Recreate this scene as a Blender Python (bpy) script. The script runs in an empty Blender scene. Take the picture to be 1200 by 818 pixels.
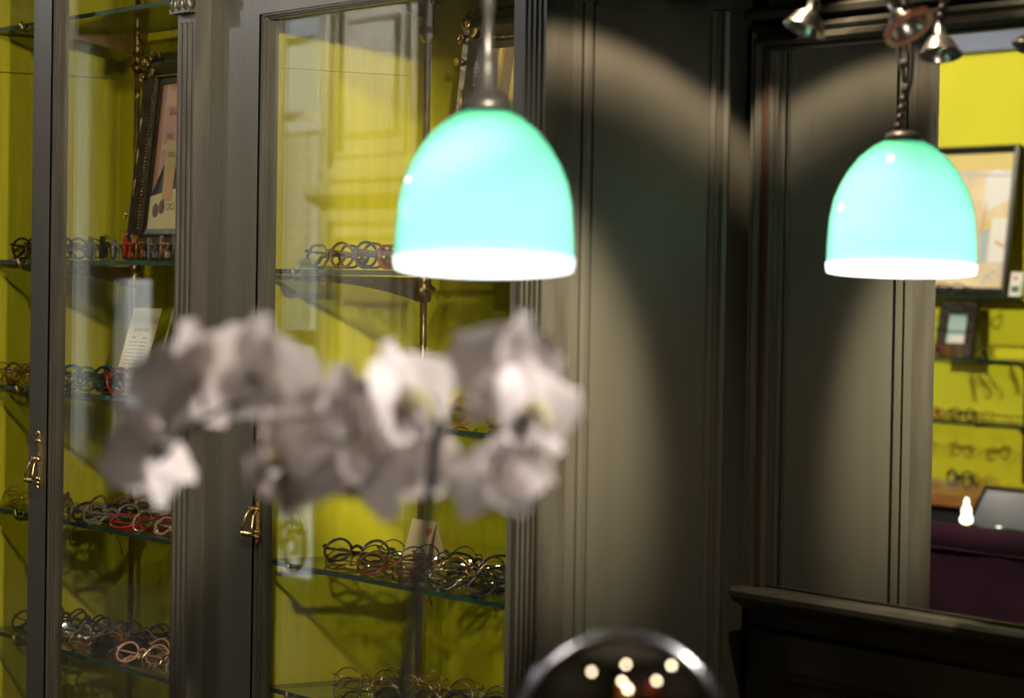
import bpy, bmesh, math, random
from mathutils import Vector, Matrix, Euler
random.seed(7)
S = bpy.context.scene
PI = math.pi

# ------------------------------------------------------------------ camera
th, pi_, ro = 0.570768, 0.0237749, 0.0162339
fw = Vector((-math.cos(th)*math.cos(pi_), math.sin(th)*math.cos(pi_), -math.sin(pi_)))
rt = Vector((math.sin(th), math.cos(th), 0)); up = rt.cross(fw)
r2 = rt*math.cos(ro)+up*math.sin(ro); u2 = -rt*math.sin(ro)+up*math.cos(ro)
cd = bpy.data.cameras.new('camera'); cam = bpy.data.objects.new('camera', cd); S.collection.objects.link(cam)
cam.matrix_world = Matrix(((r2.x,u2.x,-fw.x,0),(r2.y,u2.y,-fw.y,0),(r2.z,u2.z,-fw.z,1.5),(0,0,0,1)))
cd.sensor_width = 36; cd.lens = 102; cd.clip_start = .05; cd.clip_end = 100
cd.dof.use_dof = True; cd.dof.focus_distance = 5.0; cd.dof.aperture_fstop = 5.8

# ------------------------------------------------------------------ sky, exposure
w = bpy.data.worlds.new('world'); S.world = w; w.use_nodes = True
w.node_tree.nodes['Background'].inputs[0].default_value = (.95,.97,.93,1)
w.node_tree.nodes['Background'].inputs[1].default_value = 1.9
S.view_settings.view_transform = 'Standard'; S.view_settings.look = 'None'
S.view_settings.gamma = 1; S.view_settings.exposure = 0; S.view_settings.use_curve_mapping = False
S.cycles.transparent_max_bounces = 48; S.cycles.max_bounces = 12

# ------------------------------------------------------------------ spot lights with heads; those marked as fill are added
def spot(name, loc, target, power, angle, blend, col, radius=.02):
    l = bpy.data.lights.new(name, 'SPOT'); l.energy = power; l.spot_size = math.radians(angle); l.spot_blend = blend
    l.color = col; l.shadow_soft_size = radius
    o = bpy.data.objects.new(name, l); S.collection.objects.link(o); o.location = loc
    o.rotation_euler = (Vector(target)-Vector(loc)).to_track_quat('-Z','Y').to_euler()
    return o
WARM = (1,.80,.55)
cab_light = spot('cabinet_spot_or_fill_beam', (-1.50,1.16,2.04), (-4.30,1.99,1.53), 420, 26, .25, (1,.86,.62), .03)
cab_light2 = spot('cabinet_spot_or_fill_beam', (-3.55,1.25,2.32), (-5.10,2.45,1.35), 88, 50, .5, (1,.86,.62), .05)
# narrow halogen reflector lamp: its beam has a hot centre and an outer ring (beam profile by angle, as an IES file would give)
ring_light = spot('panel_spot_or_fill_beam', (-2.89,2.19,2.30), (-2.89,2.19,1.0), 330, 92, .05, WARM, .012)
low_fill = spot('cabinet_spot_or_fill_beam', (-3.75,.70,2.55), (-3.92,2.45,.92), 22, 40, .7, (1,.88,.66), .04)  # unseen fill added to brighten the low right shelves
low_fill2 = spot('cabinet_spot_or_fill_beam', (-2.0,.9,2.3), (-4.12,2.38,.95), 200, 20, .5, (1,.88,.66), .06)  # second added fill, for the dim lower side wall
picture_fill = spot('picture_fill_beam', (-4.4,.55,1.93), (-3.88,2.45,1.84), 130, 16, .6, (1,.86,.62), .02)  # fill added to brighten the striped picture
wash_fill = spot('cabinet_wash_fill', (-7.0,1.0,2.70), (-4.3,2.2,1.35), 75, 60, .8, (.95,.95,1), .05)  # added wash that lifts the cabinet fronts
panel_fill = spot('panel_spot_or_fill_beam', (-2.62,1.93,2.50), (-3.34,2.205,1.37), 700, 16, .9, (1,.86,.60), .02)  # extra fill added for the bright patch on the corner stile
sofa_fill = spot('sofa_fill_beam', (-4.6,1.5,2.78), (-5.4,.38,.85), 95, 40, .7, (1,.9,.8), .04)  # fill added to lift the dark velvet
rail_fill = spot('rail_fill_beam', (-.95,1.62,1.55), (-2.60,2.20,1.80), 20, 13, .5, (1,.88,.75), .02)  # fill added from the right to brighten the copper ring
orchid_rim_fill = spot('orchid_fill_beam', (-1.25,1.95,2.15), (-1.70,1.02,1.38), 170, 26, .6, (1,.93,.88), .03)  # rim fill added for the bright right petal edges
orchid_fill = spot('orchid_fill_beam', (-.7,-.9,2.70), (-1.70,1.02,1.38), 62, 16, .6, (1,.92,.85), .05)  # front fill added for the shaded petals
shelf_fill = spot('shelving_fill_beam', (-7.9,.2,2.80), (-8.1,-2.1,1.35), 330, 62, .6, (1,.90,.70), .04)  # fill added to brighten the mirrored yellow shelves
cup_fill = spot('cupboard_fill_beam', (-12.7,-.35,2.80), (-11.0,-2.1,2.0), 420, 60, .6, (1,.92,.78), .04)  # raking fill added to brighten the reflected cupboard
ld = ring_light.data; ld.use_nodes = True; nt = ld.node_tree
em = nt.nodes['Emission']
tc = nt.nodes.new('ShaderNodeTexCoord'); sp = nt.nodes.new('ShaderNodeSeparateXYZ')
nt.links.new(tc.outputs['Normal'], sp.inputs[0])
ab = nt.nodes.new('ShaderNodeMath'); ab.operation = 'ABSOLUTE'; nt.links.new(sp.outputs['Z'], ab.inputs[0])
ac = nt.nodes.new('ShaderNodeMath'); ac.operation = 'ARCCOSINE'; nt.links.new(ab.outputs[0], ac.inputs[0])
dv = nt.nodes.new('ShaderNodeMath'); dv.operation = 'MULTIPLY'; dv.inputs[1].default_value = 180/PI/50; nt.links.new(ac.outputs[0], dv.inputs[0])
rp = nt.nodes.new('ShaderNodeValToRGB'); nt.links.new(dv.outputs[0], rp.inputs[0])
def setramp(cr, st):
    while len(cr.elements) > 1: cr.elements.remove(cr.elements[-1])
    for i,(p,v) in enumerate(st):
        e = cr.elements[0] if i == 0 else cr.elements.new(p)
        e.position = p; e.color = (v,v,v,1) if not isinstance(v, tuple) else (*v,1)
setramp(rp.color_ramp, [(a/50,v) for a,v in ((0,.40),(16,.38),(19,.16),(25,.17),(28,.13),(31,.08),(34,.035),(38.8,.02),(41,.2),(43,.45),(44.3,.4),(45.6,0))])
nt.links.new(rp.outputs[0], em.inputs['Strength'])

# ------------------------------------------------------------------ materials
def mat(name, col, rough=.5, metal=0, bump=0, bscale=60, var=0, vscale=8, stretch=(1,1,1), spec=.5, **kw):
    m = bpy.data.materials.new(name); m.use_nodes = True; n = m.node_tree; b = n.nodes['Principled BSDF']
    b.inputs['Base Color'].default_value = (*col,1); b.inputs['Roughness'].default_value = rough
    b.inputs['Metallic'].default_value = metal; b.inputs['Specular IOR Level'].default_value = spec
    for k,v in kw.items(): b.inputs[k.replace('_',' ')].default_value = v
    if bump or var:
        t = n.nodes.new('ShaderNodeTexCoord'); mp = n.nodes.new('ShaderNodeMapping'); mp.inputs['Scale'].default_value = stretch
        n.links.new(t.outputs['Object'], mp.inputs[0])
    if bump:
        no = n.nodes.new('ShaderNodeTexNoise'); no.inputs['Scale'].default_value = bscale; no.inputs['Detail'].default_value = 5
        n.links.new(mp.outputs[0], no.inputs[0]); bp = n.nodes.new('ShaderNodeBump'); bp.inputs['Strength'].default_value = bump; bp.inputs['Distance'].default_value = .002
        n.links.new(no.outputs[0], bp.inputs['Height']); n.links.new(bp.outputs[0], b.inputs['Normal'])
    if var:
        no = n.nodes.new('ShaderNodeTexNoise'); no.inputs['Scale'].default_value = vscale; no.inputs['Detail'].default_value = 6
        n.links.new(mp.outputs[0], no.inputs[0]); cr = n.nodes.new('ShaderNodeValToRGB')
        setramp(cr.color_ramp, [(.3, tuple(c*(1-var) for c in col)), (.7, tuple(min(1,c*(1+var)) for c in col))])
        n.links.new(no.outputs[0], cr.inputs[0]); n.links.new(cr.outputs[0], b.inputs['Base Color'])
    return m
M_paint = mat('dark_paint', (.044,.041,.033), .38, bump=.25, bscale=90, var=.12, vscale=14, stretch=(1,1,.12))
M_paint2 = mat('dark_paint_worn', (.034,.031,.025), .33, bump=.5, bscale=45, var=.3, vscale=40, stretch=(1,1,.15))
M_yel = mat('chartreuse_paint', (.50,.455,.008), .55, bump=.2, bscale=40, var=.10, vscale=9, stretch=(6,6,.5))
M_yelwall = mat('yellow_wall_paint', (.62,.58,.012), .6, var=.06, vscale=3)
M_brass = mat('brass', (.75,.50,.20), .22, 1, bump=.2, bscale=120)
M_bronze = mat('aged_bronze', (.42,.29,.13), .38, 1, var=.3, vscale=60)
M_red = mat('stripped_red_wood', (.028,.011,.007), .6, bump=.6, bscale=80, var=.4, vscale=50, stretch=(1,1,.1))
M_edge = mat('green_glass_edge', (.012,.045,.03), .15, spec=.8)
M_gold = mat('gilt_carving', (.42,.25,.06), .4, .8, var=.5, vscale=60)
M_frame = mat('black_bronze_frame', (.045,.032,.02), .38, .3, bump=.8, bscale=60, var=.4, vscale=50)
M_chrome = mat('chrome', (.85,.85,.87), .06, 1)
M_rim = mat('satin_chrome_rim', (.9,.9,.93), .22, 1)
M_silver = mat('lamp_reflector', (.60,.55,.50), .25, .9)
M_copper = mat('copper_ring', (.70,.27,.16), .45, .2)
M_black = mat('black_satin', (.015,.014,.014), .35)
M_cord = mat('cord', (.04,.032,.028), .6)
M_cream = mat('cream_paint', (.72,.66,.52), .45)
M_white = mat('white_paint', (.78,.78,.75), .45)
M_velvet = mat('purple_velvet', (.060,.012,.030), .9, var=.35, vscale=5, Sheen_Weight=.6, Sheen_Roughness=.4)
M_velvet.node_tree.nodes['Principled BSDF'].inputs['Sheen Tint'].default_value = (.55,.22,.38,1)
M_wood = mat('counter_wood', (.33,.14,.045), .4, var=.3, vscale=20, stretch=(.3,4,4))
M_dwood = mat('dark_counter_front', (.022,.025,.03), .4)
M_floor = mat('oak_floor', (.12,.07,.035), .45, var=.35, vscale=6, stretch=(.4,4,1))
M_ceil = mat('ceiling_paint', (.30,.29,.29), .8)
M_lav = mat('blue_grey_frieze', (.19,.22,.32), .7)
M_plain = mat('dark_wall', (.06,.055,.045), .6)
M_paper = mat('cream_card', (.78,.62,.38), .7, var=.05, vscale=12)
M_ink = mat('grey_ink', (.30,.22,.13), .8)
M_redink = mat('red_ink', (.65,.03,.02), .6)
M_greenink = mat('green_ink', (.08,.16,.06), .6)
M_pot = mat('ceramic_pot', (.55,.53,.5), .3)
M_bark = mat('orchid_bark', (.06,.035,.02), .9, bump=1, bscale=30)
M_stem = mat('orchid_stem', (.016,.018,.012), .7)
M_leaf = mat('orchid_leaf', (.03,.10,.02), .35)
M_lip = mat('orchid_lip', (.50,.44,.22), .5, var=.3, vscale=60)
M_socket = mat('bronze_socket', (.045,.032,.025), .4, .4)

def thin_glass(name, tint=(1,1,1), k=1.0, rough=0.0, haze=0):
    m = bpy.data.materials.new(name); m.use_nodes = True; n = m.node_tree; n.nodes.clear()
    out = n.nodes.new('ShaderNodeOutputMaterial'); mx = n.nodes.new('ShaderNodeMixShader')
    tr = n.nodes.new('ShaderNodeBsdfTransparent'); tr.inputs[0].default_value = (*tint,1)
    gl = n.nodes.new('ShaderNodeBsdfGlossy'); gl.inputs['Roughness'].default_value = rough
    geo = n.nodes.new('ShaderNodeNewGeometry'); mi = n.nodes.new('ShaderNodeMath'); mi.operation = 'MULTIPLY_ADD'
    mi.inputs[1].default_value = (1/1.5-1.5); mi.inputs[2].default_value = 1.5
    n.links.new(geo.outputs['Backfacing'], mi.inputs[0])
    fr = n.nodes.new('ShaderNodeFresnel'); n.links.new(mi.outputs[0], fr.inputs['IOR'])
    ml = n.nodes.new('ShaderNodeMath'); ml.operation = 'MULTIPLY'; ml.inputs[1].default_value = k; ml.use_clamp = True
    n.links.new(fr.outputs[0], ml.inputs[0]); n.links.new(ml.outputs[0], mx.inputs[0])
    n.links.new(tr.outputs[0], mx.inputs[1]); n.links.new(gl.outputs[0], mx.inputs[2]); n.links.new(mx.outputs[0], out.inputs[0])
    return m
M_pane = thin_glass('door_glass', (.97,.985,.96), 1.0)
M_shelf = thin_glass('shelf_glass', (.93,.97,.94), 1.0)
M_lens = thin_glass('lens_glass', (.97,.97,.95), 1.5)
M_dlens = thin_glass('tinted_lens_glass', (.35,.30,.22), 1.5)
M_win = thin_glass('window_glass', (.97,.98,1), 1.0)
M_mirror = mat('mirror_silvering', (.80,.81,.79), .004, 1)
M_cmirror = mat('round_mirror_silvering', (.86,.86,.86), .01, 1)

def emis(name, col, st):
    m = bpy.data.materials.new(name); m.use_nodes = True; n = m.node_tree; n.nodes.clear()
    out = n.nodes.new('ShaderNodeOutputMaterial'); e = n.nodes.new('ShaderNodeEmission')
    e.inputs[0].default_value = (*col,1); e.inputs[1].default_value = st; n.links.new(e.outputs[0], out.inputs[0]); return m
M_bulb = emis('lit_bulb', (1,.96,.92), 9)
M_diff = emis('ceiling_fill_diffuser', (.97,.95,.95), 4.6)
M_glow = emis('glare_glow', (1,.90,.70), 5)  # glow of the shape that stands in for a glare
M_dot = emis('halogen_dot', (1,.82,.55), 9)

def shade_mat():
    m = bpy.data.materials.new('green_opal_glass'); m.use_nodes = True; n = m.node_tree; n.nodes.clear()
    out = n.nodes.new('ShaderNodeOutputMaterial')
    tr = n.nodes.new('ShaderNodeBsdfTranslucent'); df = n.nodes.new('ShaderNodeBsdfDiffuse'); m1 = n.nodes.new('ShaderNodeMixShader'); m1.inputs[0].default_value = .35
    for s in (tr,df): s.inputs[0].default_value = (.26,.90,.62,1)
    n.links.new(tr.outputs[0], m1.inputs[1]); n.links.new(df.outputs[0], m1.inputs[2])
    # darker crown painted in: the bulb's light falling off towards the top
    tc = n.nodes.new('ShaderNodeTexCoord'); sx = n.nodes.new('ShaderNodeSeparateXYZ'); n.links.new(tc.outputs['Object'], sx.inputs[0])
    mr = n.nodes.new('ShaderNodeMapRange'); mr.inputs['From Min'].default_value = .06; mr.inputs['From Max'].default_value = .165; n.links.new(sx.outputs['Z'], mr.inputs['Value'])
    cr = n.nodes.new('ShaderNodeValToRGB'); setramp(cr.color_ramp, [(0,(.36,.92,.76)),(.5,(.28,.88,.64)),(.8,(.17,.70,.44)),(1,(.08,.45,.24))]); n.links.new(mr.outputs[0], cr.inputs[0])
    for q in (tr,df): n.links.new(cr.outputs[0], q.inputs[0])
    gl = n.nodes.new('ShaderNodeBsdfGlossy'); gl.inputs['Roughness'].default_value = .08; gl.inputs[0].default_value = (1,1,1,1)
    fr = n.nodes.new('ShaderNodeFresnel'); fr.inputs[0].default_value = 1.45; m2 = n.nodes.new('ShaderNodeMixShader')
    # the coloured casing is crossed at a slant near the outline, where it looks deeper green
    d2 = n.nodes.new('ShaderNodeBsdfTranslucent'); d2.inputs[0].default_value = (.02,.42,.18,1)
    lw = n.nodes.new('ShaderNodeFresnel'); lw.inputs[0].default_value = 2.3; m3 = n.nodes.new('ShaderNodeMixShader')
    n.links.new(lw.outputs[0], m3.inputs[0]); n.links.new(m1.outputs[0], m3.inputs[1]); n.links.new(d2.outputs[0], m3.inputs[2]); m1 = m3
    n.links.new(fr.outputs[0], m2.inputs[0]); n.links.new(m1.outputs[0], m2.inputs[1]); n.links.new(gl.outputs[0], m2.inputs[2])
    n.links.new(m2.outputs[0], out.inputs[0]); return m
M_shade = shade_mat()
M_opal = bpy.data.materials.new('white_opal_lining'); M_opal.use_nodes = True
_n = M_opal.node_tree; _n.nodes.clear()
_o = _n.nodes.new('ShaderNodeOutputMaterial'); _t = _n.nodes.new('ShaderNodeBsdfTranslucent'); _d = _n.nodes.new('ShaderNodeBsdfDiffuse'); _m = _n.nodes.new('ShaderNodeMixShader')
for s in (_t,_d): s.inputs[0].default_value = (.93,.95,.95,1)
_m.inputs[0].default_value = .5; _n.links.new(_t.outputs[0], _m.inputs[1]); _n.links.new(_d.outputs[0], _m.inputs[2])
_e = _n.nodes.new('ShaderNodeEmission'); _e.inputs[0].default_value = (.97,.97,1,1); _e.inputs[1].default_value = .9; _a = _n.nodes.new('ShaderNodeAddShader')
_n.links.new(_m.outputs[0], _a.inputs[0]); _n.links.new(_e.outputs[0], _a.inputs[1]); _n.links.new(_a.outputs[0], _o.inputs[0])

def petal_mat():
    m = bpy.data.materials.new('orchid_petal'); m.use_nodes = True; n = m.node_tree; b = n.nodes['Principled BSDF']
    b.inputs['Base Color'].default_value = (.74,.66,.62,1); b.inputs['Roughness'].default_value = .55
    out = n.nodes['Material Output']; tr = n.nodes.new('ShaderNodeBsdfTranslucent'); tr.inputs[0].default_value = (.70,.62,.56,1)
    mx = n.nodes.new('ShaderNodeMixShader'); mx.inputs[0].default_value = .35
    n.links.new(b.outputs[0], mx.inputs[1]); n.links.new(tr.outputs[0], mx.inputs[2]); n.links.new(mx.outputs[0], out.inputs[0]); return m
M_petal = petal_mat()

# ------------------------------------------------------------------ mesh helpers
def box(bm, x0,x1,y0,y1,z0,z1, T=None, mi=0):
    c = [Vector((x,y,z)) for x in (x0,x1) for y in (y0,y1) for z in (z0,z1)]
    if T is not None: c = [T@v for v in c]
    v = [bm.verts.new(p) for p in c]
    for f in ((0,1,3,2),(4,6,7,5),(0,4,5,1),(2,3,7,6),(0,2,6,4),(1,5,7,3)):
        fc = bm.faces.new([v[i] for i in f]); fc.material_index = mi
def tube(bm, pts, r, n=6, closed=False, mi=0):
    pts = [Vector(p) for p in pts]; rs = r if isinstance(r,(list,tuple)) else [r]*len(pts)
    rings = []; N = len(pts); ref = None
    for i,p in enumerate(pts):
        a = pts[(i-1)%N] if (closed or i>0) else p; b = pts[(i+1)%N] if (closed or i<N-1) else p
        t = (b-a).normalized()
        if ref is None: ref = Vector((0,0,1)) if abs(t.z)<.8 else Vector((0,1,0))
        u = t.cross(ref)
        if u.length < 1e-4: u = t.cross(Vector((1,0,0)))
        u.normalize(); v = u.cross(t); ref = v
        rings.append([bm.verts.new(p + (u*math.cos(k*2*PI/n)+v*math.sin(k*2*PI/n))*rs[i]) for k in range(n)])
    for i in range(N if closed else N-1):
        A, B = rings[i], rings[(i+1)%N]
        for k in range(n):
            f = bm.faces.new((A[k],A[(k+1)%n],B[(k+1)%n],B[k])); f.smooth = True; f.material_index = mi
    if not closed:
        for R_ in (rings[0][::-1], rings[-1]):
            f = bm.faces.new(R_); f.material_index = mi
def lathe(bm, prof, T=None, n=32, cap=False, mi=0):
    rings = []
    for r,z in prof:
        ring = []
        for k in range(n):
            p = Vector((r*math.cos(2*PI*k/n), r*math.sin(2*PI*k/n), z)); p = T@p if T is not None else p
            ring.append(bm.verts.new(p))
        rings.append(ring)
    for A,B in zip(rings, rings[1:]):
        for k in range(n):
            f = bm.faces.new((A[k],A[(k+1)%n],B[(k+1)%n],B[k])); f.smooth = True; f.material_index = mi
    if cap:
        for R_ in (rings[0][::-1], rings[-1]):
            f = bm.faces.new(R_); f.material_index = mi
def ball(bm, c, r, s=(1,1,1), n=10, T=None, mi=0):
    c = Vector(c); m = max(4, n//2+1)
    prof = [(math.sin(PI*i/m)*r if 0<i<m else r*.01, -math.cos(PI*i/m)*r) for i in range(m+1)]
    Q = Matrix.Translation(c) @ Matrix.Diagonal((*s,1))
    if T is not None: Q = T@Q
    lathe(bm, prof, Q, n, True, mi)
def ring(bm, u0,u1,v0,v1, prof, T=None, mi=0):
    """mitred rectangular moulding; profile = (inset, depth); local x=u, y=depth, z=v"""
    rows = []
    for ins, d in prof:
        c = [(u0+ins,v0+ins),(u1-ins,v0+ins),(u1-ins,v1-ins),(u0+ins,v1-ins)]
        row = []
        for u,v in c:
            p = Vector((u,d,v)); p = T@p if T is not None else p
            row.append(bm.verts.new(p))
        rows.append(row)
    for A,B in zip(rows, rows[1:]):
        for k in range(4):
            f = bm.faces.new((A[k],A[(k+1)%4],B[(k+1)%4],B[k])); f.material_index = mi
def prism(bm, pts, z0, z1, mi=0):
    a = [bm.verts.new((x,y,z0)) for x,y in pts]; b = [bm.verts.new((x,y,z1)) for x,y in pts]
    n = len(pts)
    for k in range(n): bm.faces.new((a[k],a[(k+1)%n],b[(k+1)%n],b[k])).material_index = mi
    bm.faces.new(a[::-1]); bm.faces.new(b)
def prism_x(bm, pts, x0, x1):
    a = [bm.verts.new((x0,y,z)) for y,z in pts]; b = [bm.verts.new((x1,y,z)) for y,z in pts]
    n = len(pts)
    for k in range(n): bm.faces.new((a[k],a[(k+1)%n],b[(k+1)%n],b[k]))
    bm.faces.new(a[::-1]); bm.faces.new(b)
def mesh(name, bm, mats):
    bmesh.ops.recalc_face_normals(bm, faces=bm.faces)
    me = bpy.data.meshes.new(name); bm.to_mesh(me); bm.free()
    for m in (mats if isinstance(mats,(list,tuple)) else [mats]): me.materials.append(m)
    return me
def link(name, me, parent=None):
    o = bpy.data.objects.new(name, me); S.collection.objects.link(o)
    if parent is not None: o.parent = parent
    return o
def obj(name, fn, mats, parent=None, off=None):
    """build one mesh in world coordinates; off = the world location of its parent"""
    bm = bmesh.new(); fn(bm)
    if off is not None: bmesh.ops.translate(bm, verts=bm.verts, vec=-Vector(off))
    return link(name, mesh(name, bm, mats), parent)
def tag(o, label, cat, group=None):
    o['label'] = label; o['category'] = cat
    if group: o['group'] = group
    return o
def thing(name, label, cat, loc=(0,0,0), rot=(0,0,0), group=None):
    o = bpy.data.objects.new(name, None); S.collection.objects.link(o); o.location = loc; o.rotation_euler = rot
    o.empty_display_size = .05
    return tag(o, label, cat, group)
def struct(name, fn, mats, label=None):
    o = obj(name, fn, mats); o['kind'] = 'structure'
    if label: o['label'] = label
    return o

# ------------------------------------------------------------------ room shell
XL, XR, YB, YF, ZC = -16.6, 2.6, 2.58, -2.1, 2.9
struct('floor', lambda b: box(b, XL,XR,YF-.2,YB+.2,-.1,0), M_floor)
struct('ceiling', lambda b: box(b, XL,XR,YF-.2,YB+.2,ZC,ZC+.1), M_ceil)
struct('wall_back', lambda b: box(b, XL,XR,YB,YB+.2,0,ZC), M_paint)
struct('wall_left', lambda b: box(b, XL-.2,XL,YF-.2,YB+.2,0,ZC), M_plain)
struct('wall_right', lambda b: box(b, XR,XR+.2,YF-.2,YB+.2,0,ZC), M_plain)
WINS = [(-14.95,-14.32,.5,2.75), (-14.12,-13.62,.55,1.5), (-12.45,-11.86,.05,2.75)]
def wall_front(b):
    x = XL
    for x0,x1,z0,z1 in WINS:
        box(b, x,x0,YF-.06,YF,0,ZC); box(b, x0,x1,YF-.06,YF,0,z0); box(b, x0,x1,YF-.06,YF,z1,ZC); x = x1
    box(b, x,XR,YF-.06,YF,0,ZC)
struct('wall_front', wall_front, M_plain)
# window frames and panes
for i,(x0,x1,z0,z1) in enumerate(WINS):
    o = bpy.data.objects.new('window_%d' % (i+1), None); S.collection.objects.link(o); o.location = (x0,YF,z0); o['kind'] = 'structure'
    def fr(b, x0=x0,x1=x1,z0=z0,z1=z1):
        ring(b, x0,x1,z0,z1, [(0,YF+.012),(.03,YF+.012),(.03,YF-.055),(0,YF-.055)])
    obj('window_frame', fr, M_white, o, (x0,YF,z0))
    if i == 2:
        obj('muntin', lambda b: box(b, x0+.03,x1-.03,YF-.06,YF-.02,2.60,2.635), M_white, o, (x0,YF,z0))
        obj('muntin', lambda b: box(b, x0+.03,x1-.03,YF-.06,YF-.02,2.24,2.28), M_white, o, (x0,YF,z0))
        obj('muntin', lambda b: box(b, x0+.03,x1-.03,YF-.06,YF-.02,1.17,1.25), M_white, o, (x0,YF,z0))
    obj('window_pane', lambda b, x0=x0,x1=x1,z0=z0,z1=z1: box(b, x0+.03,x1-.03,YF-.046,YF-.04,z0+.05,z1-.05), M_win, o, (x0,YF,z0))
# lace curtain: net with rows of small open diamonds
def lace(b):
    x0,x1,z0,z1 = -12.42,-11.89,1.26,2.16; nx, nz = 9, 15
    dx, dz = (x1-x0)/nx, (z1-z0)/nz
    for i in range(nx):
        for j in range(nz):
            cx, cz = x0+(i+.5)*dx, z0+(j+.5)*dz; s = .30
            o4 = [(cx-dx/2,cz-dz/2),(cx+dx/2,cz-dz/2),(cx+dx/2,cz+dz/2),(cx-dx/2,cz+dz/2)]
            i4 = [(cx,cz-dz*s),(cx+dx*s,cz),(cx,cz+dz*s),(cx-dx*s,cz)]
            yy = YF+.03+.006*math.sin(cx*60)
            O = [b.verts.new((p[0],yy,p[1])) for p in o4]; I = [b.verts.new((p[0],yy,p[1])) for p in i4]
            for k in range(4):
                b.faces.new((O[k],O[(k+1)%4],I[(k+1)%4])); b.faces.new((O[k],I[(k+1)%4],I[k]))
M_lace = mat('lace', (.85,.82,.74), .8)
_n = M_lace.node_tree; _tr = _n.nodes.new('ShaderNodeBsdfTranslucent'); _tr.inputs[0].default_value = (.8,.78,.7,1)
_mx = _n.nodes.new('ShaderNodeMixShader'); _mx.inputs[0].default_value = .7
_n.links.new(_n.nodes['Principled BSDF'].outputs[0], _mx.inputs[1]); _n.links.new(_tr.outputs[0], _mx.inputs[2]); _n.links.new(_mx.outputs[0], _n.nodes['Material Output'].inputs[0])
cur = thing('lace_curtain', 'cream lace cafe curtain across the narrow muntined window, seen in the cabinet glass', 'curtain', (-12.15,YF+.03,1.26))
obj('lace_net', lace, M_lace, cur, (-12.15,YF+.03,1.26))
obj('curtain_rod', lambda b: tube(b, [(-12.46,YF+.035,2.17),(-11.86,YF+.035,2.17)], .008, 8), M_brass, cur, (-12.15,YF+.03,1.26))
shc = thing('dimming_curtain', 'added sheer curtain dimming the tall far window, a pale band in the left glass door', 'curtain', (-14.63,YF+.05,.1))
def sheer(b):  # cloth added to soften and dim the bright window
    rows = []
    for i in range(61):
        x = -15.12+i*.0163; y = YF+.06+.016*math.sin(i*.9)
        rows.append([b.verts.new((x,y,.12)), b.verts.new((x,y,2.78))])
    for A,B in zip(rows,rows[1:]): b.faces.new((A[0],B[0],B[1],A[1])).smooth = True
obj('curtain_cloth', sheer, M_lace, shc, (-14.63,YF+.05,.1))
obj('curtain_rod', lambda b: tube(b, [(-15.2,YF+.06,2.79),(-14.1,YF+.06,2.79)], .012, 8), M_brass, shc, (-14.63,YF+.05,.1))
# white scroll ironwork in the lower window
def scrolls(b):
    for cx,cz,s,fl in ((-12.28,.22,.15,1),(-12.02,.22,.15,-1)):
        pts = []
        for k in range(30):
            a = k*.38; r = s*(1-k/34)
            pts.append((cx+fl*math.cos(a)*r, YF+.04, cz+math.sin(a)*r))
        tube(b, pts, .018, 6)
    box(b, -12.46,-11.85,YF+.03,YF+.05,.02,.05)
sc = obj('scroll_grille', scrolls, M_white); tag(sc, 'white scrolled grille in the foot of the narrow window, mirrored in the cabinet glass', 'grille')
# panelled cream cupboard opposite, seen as a reflection in the right cabinet door
cb = thing('panelled_cupboard', 'cream panelled cupboard with raised door panels, reflected in the right glass door', 'cupboard', (-10.9,YF,0))
def cupc(b):
    box(b, -11.36,-10.44,YF+.002,YF+.28,0,2.85)
obj('carcass', cupc, M_cream, cb, (-10.9,YF,0))
def cupp(z0,z1):
    def f(b):
        T = Matrix.Translation((0,YF+.28,0))@Matrix.Diagonal((1,-1,1,1))
        ring(b, -11.30,-10.50,z0,z1, [(0,0),(0,-.03),(.05,-.03),(.06,-.012),(.09,-.012),(.10,-.028),(.115,-.028),(.13,-.006),(.17,-.006),(.20,-.022),(.35,-.022)], T)
        box(b, -10.96,-10.84,YF+.28,YF+.302,z0+.34,z1-.34)
    return f
obj('door', cupp(1.93,2.80), M_cream, cb, (-10.9,YF,0))
obj('door', cupp(.75,1.79), M_cream, cb, (-10.9,YF,0))
obj('ledge', lambda b: prism_x(b, [(YF+.28,1.81),(YF+.33,1.83),(YF+.36,1.86),(YF+.36,1.90),(YF+.28,1.91)], -11.38,-10.42), M_cream, cb, (-10.9,YF,0))

# ceiling lamps added as ambient fill
for i,(x,y) in enumerate([(-7.0,.85),(-8.2,.6),(-9.9,.4),(-12.2,.2),(-14.6,.2)]):
    t = thing('ceiling_fill_lamp', 'added round flush fill lamp on the ceiling, out of frame', 'lamp', (x,y,ZC-.08), group='added flush ceiling fill lamps')
    bm = bmesh.new(); lathe(bm, [(.20,.08),(.20,.0),(.17,-.01),(.165,.01)], n=32); link('casing', mesh('casing', bm, M_brass), t)
    bm = bmesh.new(); lathe(bm, [(.165,.005),(.12,-.012),(.002,-.02)], n=32); link('diffuser', mesh('diffuser', bm, M_diff), t)

# yellow recess on the opposite wall (seen in the wall mirror)
struct('trim_1', lambda b: box(b, -9.6,-7.0,YF+.001,YF+.02,.70,2.36), M_yelwall, 'bright yellow painted back of the opposite shelving')
struct('trim_2', lambda b: box(b, -9.6,-7.0,YF+.001,YF+.06,2.36,2.9), M_lav, 'blue grey frieze above the opposite yellow wall')

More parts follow.
